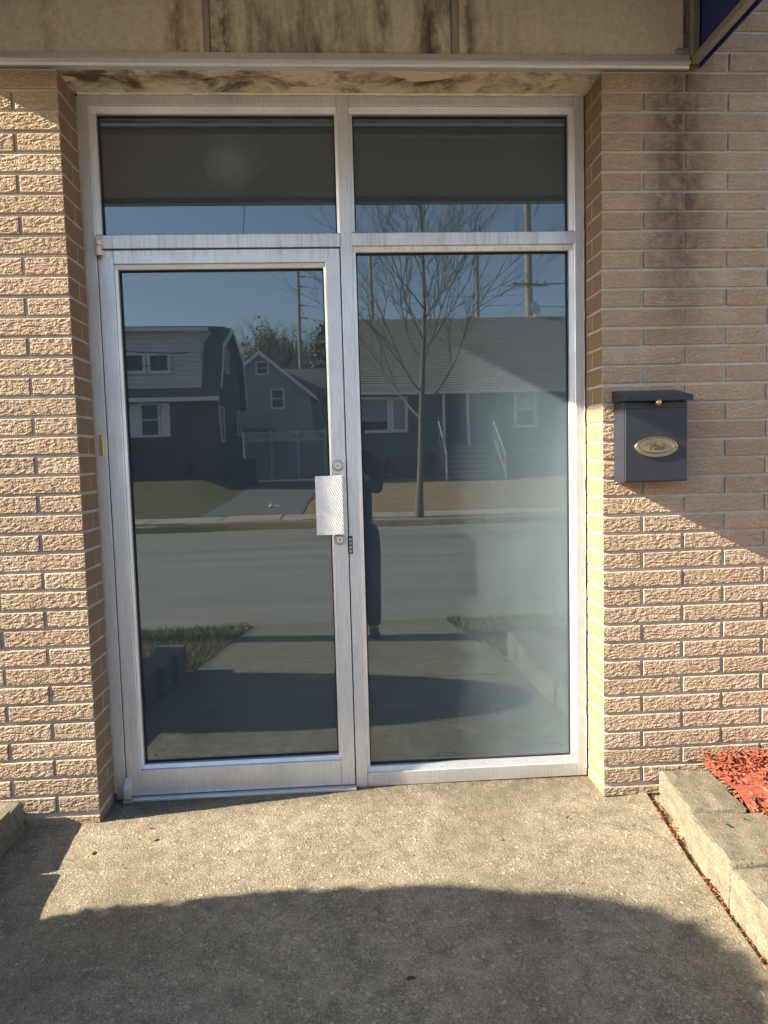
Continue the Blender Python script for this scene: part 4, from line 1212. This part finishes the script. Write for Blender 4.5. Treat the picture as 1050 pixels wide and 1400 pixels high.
# --- bins, shrubs, paper
M['bin'] = simple('dark_green_bin', (0.02, 0.03, 0.03), 0.6)
for i, (x, y, lb) in enumerate(((-3.1, -26.2, 'dark wheeled bin beside the brick house, nearest the road'), (-3.0, -27.3, 'dark wheeled bin beside the brick house, further back'))):
    z = gz(-1, y) + 0.02
    bn = empty('wheeled_bin', (x, y, z), lb, 'bin', 'bins beside the brick house')
    MB().add([(x - .24, y - .26, z + .05), (x + .24, y - .26, z + .05), (x + .24, y + .26, z + .05), (x - .24, y + .26, z + .05), (x - .3, y - .33, z + 1.0), (x + .3, y - .33, z + 1.0), (x + .3, y + .33, z + 1.0), (x - .3, y + .33, z + 1.0)], [(0, 3, 2, 1), (4, 5, 6, 7), (0, 1, 5, 4), (1, 2, 6, 5), (2, 3, 7, 6), (3, 0, 4, 7)]).build('bin_body', M['bin'], bn)
    MB().prism([(y - .36, z + 1.005), (y + .36, z + 1.005), (y + .32, z + 1.08), (y - .30, z + 1.10)], 'x', x - .32, x + .32).build('lid', M['bin'], bn)
    for s in (-1, 1):
        MB().lathe((x + s * 0.27, y - 0.27, z + 0.1), (s, 0, 0), [(0.1, 0), (0.1, 0.05)], 16).build('wheel', M['gasket'], bn)
pp = MB()
pr = random.Random(2)
px, py = -0.98, -16.7
pz = gz(-1, py) + 0.03
pp.add([(px - 0.16, py - 0.1, pz), (px + 0.1, py - 0.14, pz + 0.01), (px + 0.17, py + 0.1, pz), (px - 0.1, py + 0.13, pz + 0.02), (px + 0.01, py, pz + 0.13), (px - 0.07, py + 0.06, pz + 0.1), (px + 0.09, py + 0.02, pz + 0.07)], [(0, 1, 4), (1, 6, 4), (1, 2, 6), (2, 3, 6), (3, 5, 6), (6, 5, 4), (3, 0, 5), (0, 4, 5), (0, 3, 2, 1)])
tag(pp.build('crumpled_paper', M['white_trim'], None), 'crumpled white paper lying on the driveway across the street', 'litter')

def conifer(x, y, h, w, lb, seed):
    r = random.Random(seed)
    z = gz(x, y)
    e = empty('evergreen_shrub', (x, y, z), lb, 'shrub', 'foundation shrubs')
    mb = MB()
    for _ in range(1500):
        t = r.random() ** 0.8
        a = r.uniform(0, 6.28); rr = w * (1 - t) * r.uniform(0.4, 1.05)
        p = Vector((x + math.cos(a) * rr, y + math.sin(a) * rr, z + 0.1 + h * t))
        s = 0.06 * r.uniform(0.6, 1.4)
        d = Vector((math.cos(a), math.sin(a), 0.9)).normalized(); b2 = d.orthogonal().normalized() * s * 0.5
        mb.add([p - d * s, p + b2, p + d * s, p - b2], [(0, 1, 2, 3)])
    mb.build('foliage', M['shrub_leaf'], e)
    MB().tube([(x, y, z - 0.05), (x, y, z + h * 0.8)], [0.04, 0.015], 8).build('trunk', M['bark'], e)
M['shrub_leaf'] = simple('dull_green_needles', (0.085, 0.10, 0.035), 0.8, var=0.5, scale=10)
conifer(7.15, HY + 1.0, 1.75, 0.45, 'narrow evergreen shrub right of the front steps across the street', 11)
conifer(-4.6, LY + 0.7, 0.9, 0.5, 'low evergreen shrub at the corner of the dark brick house', 12)
conifer(-7.0, LY + 0.7, 0.7, 0.6, 'low evergreen shrub under the shuttered window', 13)
conifer(2.7, HY + 0.8, 0.75, 0.55, 'low shrub under the picture window across the street', 14)

# ------------------------------------------------------------------ bare trees
def limb(mb, p, d, L, r0, depth, r, spread, upw, n=6):
    """one limb of several bent segments that tapers and throws side limbs"""
    seg = max(3, int(L / 0.35)) if depth < 3 else 3
    pts = [p.copy()]; rad_ = [r0]
    kids = []
    for i in range(seg):
        d = (d + Vector((r.gauss(0, 0.10), r.gauss(0, 0.10), r.gauss(0, 0.06) + upw))).normalized()
        p = p + d * (L / seg)
        pts.append(p.copy()); rad_.append(r0 * (1 - 0.82 * (i + 1) / seg) + 0.0015)
        kids.append((p.copy(), d.copy(), rad_[-1], (i + 1) / seg))
    mb.tube(pts, rad_, n if depth < 2 else (4 if depth < 3 else 3), cap=False)
    return kids
def bare_tree(mb_t, mb_b, base, h, r0, seed, levels=3, first=0.34, nb=13, spread=0.75):
    r = random.Random(seed)
    d = Vector((0.01, 0.0, 1)).normalized()
    pts = []; rr = []
    p = Vector(base)
    n = 14
    for i in range(n + 1):
        t = i / n
        pts.append(p.copy()); rr.append(max(0.004, r0 * (1 - t) ** 0.8 * (1.5 if i == 0 else 1)))
        d = (d + Vector((r.gauss(0, 0.025), r.gauss(0, 0.025), 0.03))).normalized()
        p = p + d * (h / n)
    mb_t.tube(pts, rr, 10, cap=False)
    def at(t):
        f = t * n; i = min(n - 1, int(f)); return pts[i].lerp(pts[i + 1], f - i), rr[i] + (rr[i + 1] - rr[i]) * (f - i)
    ang = r.uniform(0, 6.28)
    for b in range(nb):
        t = first + (0.93 - first) * (b / nb) ** 0.9
        ang += 2.399 + r.uniform(-0.4, 0.4)
        q, rq = at(t)
        L = h * (0.52 * (1 - t) + 0.10) * r.uniform(0.85, 1.15)
        d0 = Vector((math.cos(ang) * spread, math.sin(ang) * spread, 0.62 + t * 0.5)).normalized()
        def rec(q, d0, L, r0, lev):
            ks = limb(mb_b, q, d0, L, r0, 3 - lev, r, spread, 0.045)
            if lev <= 0: return
            for (kp, kd, kr, kt) in ks:
                m = 1 if lev >= 3 else 2
                for _ in range(m):
                    if kt < 0.2 or r.random() < 0.12: continue
                    ax = Vector((r.gauss(0, 1), r.gauss(0, 1), r.gauss(0, 1))).normalized()
                    sd = (kd + ax * 0.62 + Vector((0, 0, 0.12))).normalized()
                    rec(kp, sd, L * r.uniform(0.30, 0.5), kr * 0.7, lev - 1)
        rec(q, d0, L, rq * 0.33 + 0.003, levels)
def tree_bark(name, c):
    return simple(name, c, 0.95, var=0.3, scale=15, bump=0.01, bscale=40)
M['tree_bark'] = tree_bark('pale_bark', (0.14, 0.12, 0.10))
M['far_bark'] = tree_bark('far_bark', (0.17, 0.145, 0.115))
tb = (2.62, -13.0, -0.1)
te = empty('street_tree', tb, 'young bare street tree across the road, seen in the window', 'tree')
mt, mbb = MB(), MB()
bare_tree(mt, mbb, tb, 8.2, 0.085, 23, 3, 0.27, 24, 0.85)
mt.build('trunk', M['tree_bark'], te, True)
mbb.build('branches', M['tree_bark'], te, True)

# woods far behind
protos = []
for sd in (41, 42):
    mt, mbb = MB(), MB()
    bare_tree(mt, mbb, (0, 0, 0), 9.0, 0.16, sd, 3, 0.22, 16, 0.95)
    protos.append((mt.mesh('trunk', M['far_bark'], True), mbb.mesh('branches', M['far_bark'], True)))
r = random.Random(77)
spots = [(-7.4, -52, 1.0), (-5.6, -54, 1.15), (-4.2, -50, 1.1), (-3.0, -56, 1.2), (-1.6, -53, 1.1), (-6.6, -60, 1.15), (-4.9, -57, 1.25), (-3.6, -52, 1.05), (-2.2, -50, 1.1), (-0.6, -54, 1.25), (-5.0, -49, 0.9), (4.0, -48, 0.95), (6.5, -52, 1.0), (8.6, -50, 0.9), (2.6, -49, 0.95), (5.3, -50, 1.0), (14.5, -52, 1.0), (17.5, -50, 1.1), (20.0, -55, 1.1)]
for i, (x, y, s) in enumerate(spots):
    z = gz(x, y)
    e = empty('bare_tree', (x, y, z), (['bare winter tree seen above the grey house roof', 'bare winter tree showing over the long shingle roof'][x > 2]), 'tree', 'bare trees behind the houses')
    for nm, me in zip(('trunk', 'branches'), protos[i % 2]):
        o = link(nm, me, e)
        o.scale = (s, s, s)
        o.rotation_euler = (0, 0, i * 1.7)
M['ivy'] = simple('olive_evergreen_leaf', (0.075, 0.085, 0.035), 0.8, var=0.5, scale=3)
ev = empty('evergreen_tree', (0.9, -47, 0.5), 'dense dark evergreen tree right of the grey house', 'tree')
mb = MB(); r = random.Random(5)
for c, rx, rz in (((0.3, -47, 6.0), 1.9, 4.6), ((0.9, -47, 5.0), 1.5, 4.2), ((0.2, -47.4, 8.6), 0.9, 2.2), ((1.4, -46.6, 9.3), 1.1, 2.0), ((1.9, -47, 6.5), 1.2, 3.0), ((0.7, -46.4, 7.2), 1.0, 1.8)):
    leaf_cloud(mb, c, rx, rx, rz, 2600, 0.16, r, 0.45, 0.2)
mb.build('crown', M['ivy'], ev)
MB().tube([(0.9, -47, 0.0), (0.9, -47, 9)], [0.2, 0.05], 8).build('trunk', M['far_bark'], ev)

for nm_, sd, lst in (('bushy olive evergreen tree rising behind the grey house, left one', 15, (((-5.0, -51, 6.5), 1.9, 5.2), ((-5.9, -51, 6.2), 1.3, 3.4), ((-4.3, -50.6, 9.0), 1.1, 2.4))),
                     ('bushy olive evergreen tree rising behind the grey house, right one', 16, (((-2.2, -52, 6.4), 2.0, 5.0), ((-1.0, -52, 6.0), 1.5, 4.2), ((-3.1, -51.6, 8.0), 1.1, 2.6)))):
    c0 = lst[0][0]
    e_ = empty('evergreen_tree', (c0[0], c0[1], gz(c0[0], c0[1])), nm_, 'tree', 'evergreens behind the grey house')
    mb = MB(); r = random.Random(sd)
    for c, rx, rz in lst:
        leaf_cloud(mb, c, rx, rx, rz, 1500, 0.15, r, 0.3, 0.12)
    mb.build('crown', M['ivy'], e_)
    MB().tube([(c0[0], c0[1], gz(c0[0], c0[1]) - 0.2), (c0[0], c0[1], 10)], [0.2, 0.04], 8).build('trunk', M['far_bark'], e_)
# ------------------------------------------------------------------ poles and wires
M['pole'] = simple('weathered_pole_wood', (0.26, 0.225, 0.18), 0.95, var=0.25, scale=8)
M['wire'] = simple('black_wire', (0.03, 0.03, 0.03), 0.7)
M['insul'] = simple('grey_insulator', (0.35, 0.34, 0.33), 0.4)
def pole(x, y, h, r0, lb, lean=(0, 0), arm=None, ins=()):
    z = gz(x, y) - 0.3
    e = empty('utility_pole', (x, y, z), lb, 'utility pole', 'utility poles')
    top = (x + lean[0], y + lean[1], z + h)
    MB().tube([(x, y, z), top], [r0, r0 * 0.68], 12).build('pole', M['pole'], e)
    if arm:
        az, al, ang = arm
        t = (az - z) / h
        cx_, cy_ = x + lean[0] * t, y + lean[1] * t
        c_, s_ = math.cos(ang), math.sin(ang)
        a = MB().tube([(cx_ - al * c_, cy_ - al * s_ + 0.16, az + 0.06), (cx_ + al * c_, cy_ + al * s_ + 0.16, az - 0.06)], 0.06, 4).build('crossarm', M['pole'], e)
        for k in (-0.85, -0.35, 0.4, 0.85):
            MB().lathe((cx_ + al * k * c_, cy_ + al * k * s_ + 0.16, az + 0.05), (0, 0, 1), [(0.03, 0), (0.05, 0.06), (0.05, 0.1), (0.02, 0.14)], 8).build('insulator', M['insul'], a)
    for zz in ins:
        t = (zz - z) / h
        MB().tube([(x + lean[0] * t, y, zz), (x + lean[0] * t + 0.55, y, zz - 0.06)], [0.05, 0.035], 6).build('standoff_insulator', M['insul'], e)
    return e
pole(-3.5, -3.34, 9.5, 0.14, 'utility pole added out of view left of the entrance to cast a shadow band')  # unseen pole, added for the dark band it throws across the walk
pole(-1.5, -45, 14.2, 0.16, 'tall slim pole with four side insulators behind the grey house', (-0.1, 0), None, (13.35, 12.7, 11.5, 10.7))
pole(3.0, -40, 13.5, 0.14, 'slim utility pole behind the shingle roof, leftmost in the window')
pole(9.55, -40, 13.2, 0.15, 'utility pole behind the shingle roof, middle one in the window', (-0.25, 0))
pole(10.95, -34, 16.0, 0.24, 'tallest utility pole with a crossarm, rightmost in the window', (-0.15, 0), (10.0, 0.95, 0.0))
def wire(a, b, sag, lb, r0=0.016, n=14):
    a, b = Vector(a), Vector(b)
    pts = []
    for i in range(n + 1):
        t = i / n
        p = a.lerp(b, t); p.z -= sag * 4 * t * (1 - t)
        pts.append(p)
    tag(MB().tube(pts, r0, 5).build('overhead_wire', M['wire'], None), lb, 'wire', 'overhead wires')
wire((10.2, -33.8, 10.05), (1.0, -60, 7.0), 0.6, 'overhead wire running back left from the crossarm, upper')
wire((11.6, -33.8, 9.95), (26, -31, 12.5), 0.7, 'overhead wire running right from the crossarm')
wire((10.0, -33.8, 10.0), (26, -28, 11.2), 0.7, 'overhead wire running right below the first')
wire((10.9, -33.8, 9.4), (2.5, -52, 6.4), 0.6, 'overhead wire running back left from the crossarm, lower')
wire((10.9, -34, 8.9), (26, -30, 9.6), 0.5, 'lowest overhead wire right of the tall pole')
for k, zz in enumerate((13.3, 12.65, 11.45, 10.65)):
    wire((-1.0, -45, zz), (14, -47, zz - 0.9), 0.5, ['top', 'second', 'third', 'bottom'][k] + ' wire from the slim pole with four insulators', 0.012)
wire((-1.9, -22, 12.0), (-3.3, -30, 10.3), 0.15, 'service wire hanging down through the sky in the door glass', 0.014)
wire((-12, -20.5, 6.4), (-3.80, -24.4, 5.45), 0.55, 'service wire sagging to the corner of the brick house', 0.022)
wire((-12, -21.5, 6.0), (-3.80, -24.5, 4.7), 0.25, 'thin service wire crossing the white siding', 0.014)

# ------------------------------------------------------------------ the photographer, seen in the glass
M['jacket'] = simple('black_jacket_cloth', (0.008, 0.009, 0.011), 0.9, var=0.3, scale=20)
M['trouser'] = simple('dark_trousers_cloth', (0.008, 0.009, 0.011), 0.9, var=0.3, scale=20)
M['skin'] = simple('skin', (0.42, 0.26, 0.19), 0.55, var=0.06)
M['hair'] = simple('dark_hair', (0.02, 0.016, 0.013), 0.6, var=0.3, scale=60)
M['shoe'] = simple('dark_shoe', (0.015, 0.015, 0.015), 0.6)
M['phone'] = simple('black_phone', (0.01, 0.01, 0.012), 0.2)
def skinned(name, verts, edges, radii, root, mat, parent, sub=2):
    me = bpy.data.meshes.new(name)
    bm = bmesh.new()
    lay = bm.verts.layers.skin.verify()
    b = WL[parent]
    vs = []
    for i, v in enumerate(verts):
        q = bm.verts.new(Vector(v) - b)
        rr = radii[i]
        q[lay].radius = rr if isinstance(rr, tuple) else (rr, rr)
        q[lay].use_root = (i == root)
        vs.append(q)
    for a, c in edges:
        bm.edges.new((vs[a], vs[c]))
    bm.to_mesh(me); bm.free()
    me.materials.append(mat)
    o = link(name, me, parent)
    sk = o.modifiers.new('Skin', 'SKIN')
    sk.use_smooth_shade = True
    ss = o.modifiers.new('Subdivision', 'SUBSURF')
    ss.levels = sub; ss.render_levels = sub
    return o
PX, PY = 1.005, -2.74
PZ = S * -2.70
per = empty('person', (PX, PY, PZ), 'person in dark clothes holding up a phone, reflected beside the mullion', 'person')
def q(dx, dy, z): return (PX + dx, PY + dy, PZ + z)
# body: head, neck, torso, arms with hands' roots, legs: one surface
V = [q(0, 0, 0.95), q(0, 0, 1.12), q(0, -0.01, 1.30), q(0, -0.01, 1.42), q(0, 0.0, 1.50), q(0, 0.02, 1.58), q(0, 0.025, 1.66), q(0, 0.02, 1.72)]
Rr = [(0.11, 0.08), (0.11, 0.08), (0.12, 0.08), (0.09, 0.06), 0.052, (0.072, 0.085), (0.078, 0.092), (0.05, 0.06)]
E = [(0, 1), (1, 2), (2, 3), (3, 4), (4, 5), (5, 6), (6, 7)]
def chain(start, pts, rads):
    last = start
    for p, r_ in zip(pts, rads):
        V.append(p); Rr.append(r_); E.append((last, len(V) - 1)); last = len(V) - 1
    return last
handL = chain(3, [q(-0.13, -0.01, 1.40), q(-0.12, 0.02, 1.16), q(-0.135, 0.13, 1.28), q(-0.145, 0.175, 1.36)], [0.058, 0.046, 0.036, 0.028])
handR = chain(3, [q(0.165, -0.01, 1.40), q(0.185, 0.0, 1.18), q(0.08, 0.13, 1.28), q(0.01, 0.175, 1.36)], [0.058, 0.046, 0.036, 0.028])
for s in (-1, 1):
    chain(0, [q(s * 0.095, 0.0, 0.86), q(s * 0.105, 0.02, 0.50), q(s * 0.11, 0.0, 0.10), q(s * 0.115, 0.10, 0.045)], [0.07, 0.052, 0.038, 0.034])
skinned('body', V, E, Rr, 0, M['skin'], per)
# jacket
Vb, Rb, Eb = list(V), list(Rr), list(E)
V, Rr, E = [q(0, 0, 0.84), q(0, 0, 0.98), q(0, 0, 1.12), q(0, -0.01, 1.30), q(0, -0.01, 1.41), q(0, 0.0, 1.52)], [(0.150, 0.125), (0.145, 0.12), (0.143, 0.12), (0.150, 0.12), (0.13, 0.10), 0.08], [(0, 1), (1, 2), (2, 3), (3, 4), (4, 5)]
for s in (-1, 1):
    chain(4, [q((0.155 if s > 0 else -0.12), -0.01, 1.385), q((0.17 if s > 0 else -0.12), -0.005, 1.28), q((0.18 if s > 0 else -0.115), 0.01, 1.17), q(0.13 if s > 0 else -0.125, 0.07, 1.22), q(0.03 if s > 0 else -0.142, 0.16, 1.335)], [0.070, 0.064, 0.056, 0.05, 0.038])
skinned('jacket', V, E, Rr, 2, M['jacket'], per)
V, Rr, E = [q(0, 0, 0.96), q(0, 0, 0.88)], [(0.165, 0.125), (0.165, 0.125)], [(0, 1)]
for s in (-1, 1):
    chain(1, [q(s * 0.10, 0.0, 0.78), q(s * 0.11, 0.02, 0.50), q(s * 0.115, 0.01, 0.25), q(s * 0.118, 0.01, 0.07)], [0.105, 0.082, 0.072, 0.068])
skinned('trousers', V, E, Rr, 0, M['trouser'], per)
for s in (-1, 1):
    V, Rr, E = [q(s * 0.118, -0.02, 0.05), q(s * 0.12, 0.07, 0.045), q(s * 0.125, 0.17, 0.035)], [(0.045, 0.045), (0.045, 0.042), (0.04, 0.03)], [(0, 1), (1, 2)]
    skinned('shoe', V, E, Rr, 0, M['shoe'], per)
# hair, face
hair = MB()
rh = random.Random(8)
n1, n2 = 20, 12
for i in range(n2 + 1):
    th = math.pi * 0.62 * i / n2
    for j in range(n1):
        ph = 2 * math.pi * j / n1
        x, y_, z_ = math.sin(th) * math.cos(ph), math.sin(th) * math.sin(ph), math.cos(th)
        k = 1.0 + rh.uniform(-0.015, 0.015)
        fy = 0.02 if y_ > 0.3 and z_ < 0.45 else 0
        hair.v.append(q(0.090 * x * k, 0.005 + 0.108 * y_ * k - fy * 2.2, 1.665 + 0.118 * z_ * k))
for i in range(n2):
    for j in range(n1):
        hair.f.append((i * n1 + j, i * n1 + (j + 1) % n1, (i + 1) * n1 + (j + 1) % n1, (i + 1) * n1 + j)); hair.mi.append(0)
hair.build('hair', M['hair'], per, True)
face = MB()
face.lathe(q(0, 0.105, 1.625), (0, 0.85, -0.5), [(0.016, -0.01), (0.014, 0.008), (0.009, 0.02), (0.0, 0.024)], 10)
for s in (-1, 1):
    face.lathe(q(s * 0.078, 0.01, 1.625), (s, 0.2, 0), [(0.02, -0.005), (0.026, 0.006), (0.018, 0.012), (0.0, 0.008)], 10)
face.build('nose_and_ears', M['skin'], per, True)
ey = MB()
for s in (-1, 1):
    ey.lathe(q(s * 0.030, 0.098, 1.645), (0, 1, 0), [(0.011, 0), (0.008, 0.006), (0.0, 0.008)], 10)
ey.build('eyes', M['phone'], per, True)
mo = MB().tube([q(-0.022, 0.104, 1.583), q(0, 0.112, 1.581), q(0.022, 0.104, 1.583)], [0.003, 0.006, 0.003], 8)
M['lip'] = simple('lips', (0.35, 0.15, 0.13), 0.5)
mo.build('mouth', M['lip'], per, True)
# fingers around the phone edges
PHX, PHY, PHZ = 0.925, CAM.y - 0.022, 1.225
for s in (-1, 1):
    hp = Vector(q(0.01 if s > 0 else -0.145, 0.175, 1.36))
    for k in range(4):
        z = PHZ - 0.030 + k * 0.021
        V = [(hp.x, hp.y - 0.005, hp.z + (k - 1.5) * 0.014), (PHX + s * 0.058, PHY - 0.014, z), (PHX + s * 0.047, PHY + 0.006, z + 0.002), (PHX + s * (0.028 - 0.003 * abs(k - 1.5)), PHY + 0.0105, z + 0.004)]
        skinned('finger', V, [(0, 1), (1, 2), (2, 3)], [0.010, 0.0092, 0.0082, 0.0068], 0, M['skin'], per, 1)
    V = [(hp.x - s * 0.004, hp.y - 0.01, hp.z - 0.01), (PHX + s * 0.045, PHY - 0.028, PHZ - 0.02), (PHX + s * 0.024, PHY - 0.018, PHZ + 0.012)]
    skinned('thumb', V, [(0, 1), (1, 2)], [0.012, 0.0105, 0.008], 0, M['skin'], per, 1)
ph = MB().bbox(PHX - 0.037, PHX + 0.037, PHY - 0.004, PHY + 0.004, PHZ - 0.078, PHZ + 0.078, 0.003, 2)
ph.lathe((PHX - 0.0205, PHY + 0.004, PHZ + 0.055), (0, 1, 0), [(0.011, 0), (0.010, 0.002)], 16)
ph.lathe((PHX - 0.0205, PHY + 0.004, PHZ + 0.030), (0, 1, 0), [(0.008, 0), (0.007, 0.002)], 16)
tag(ph.build('phone', M['phone'], None), 'black phone held up by the photographer', 'phone')
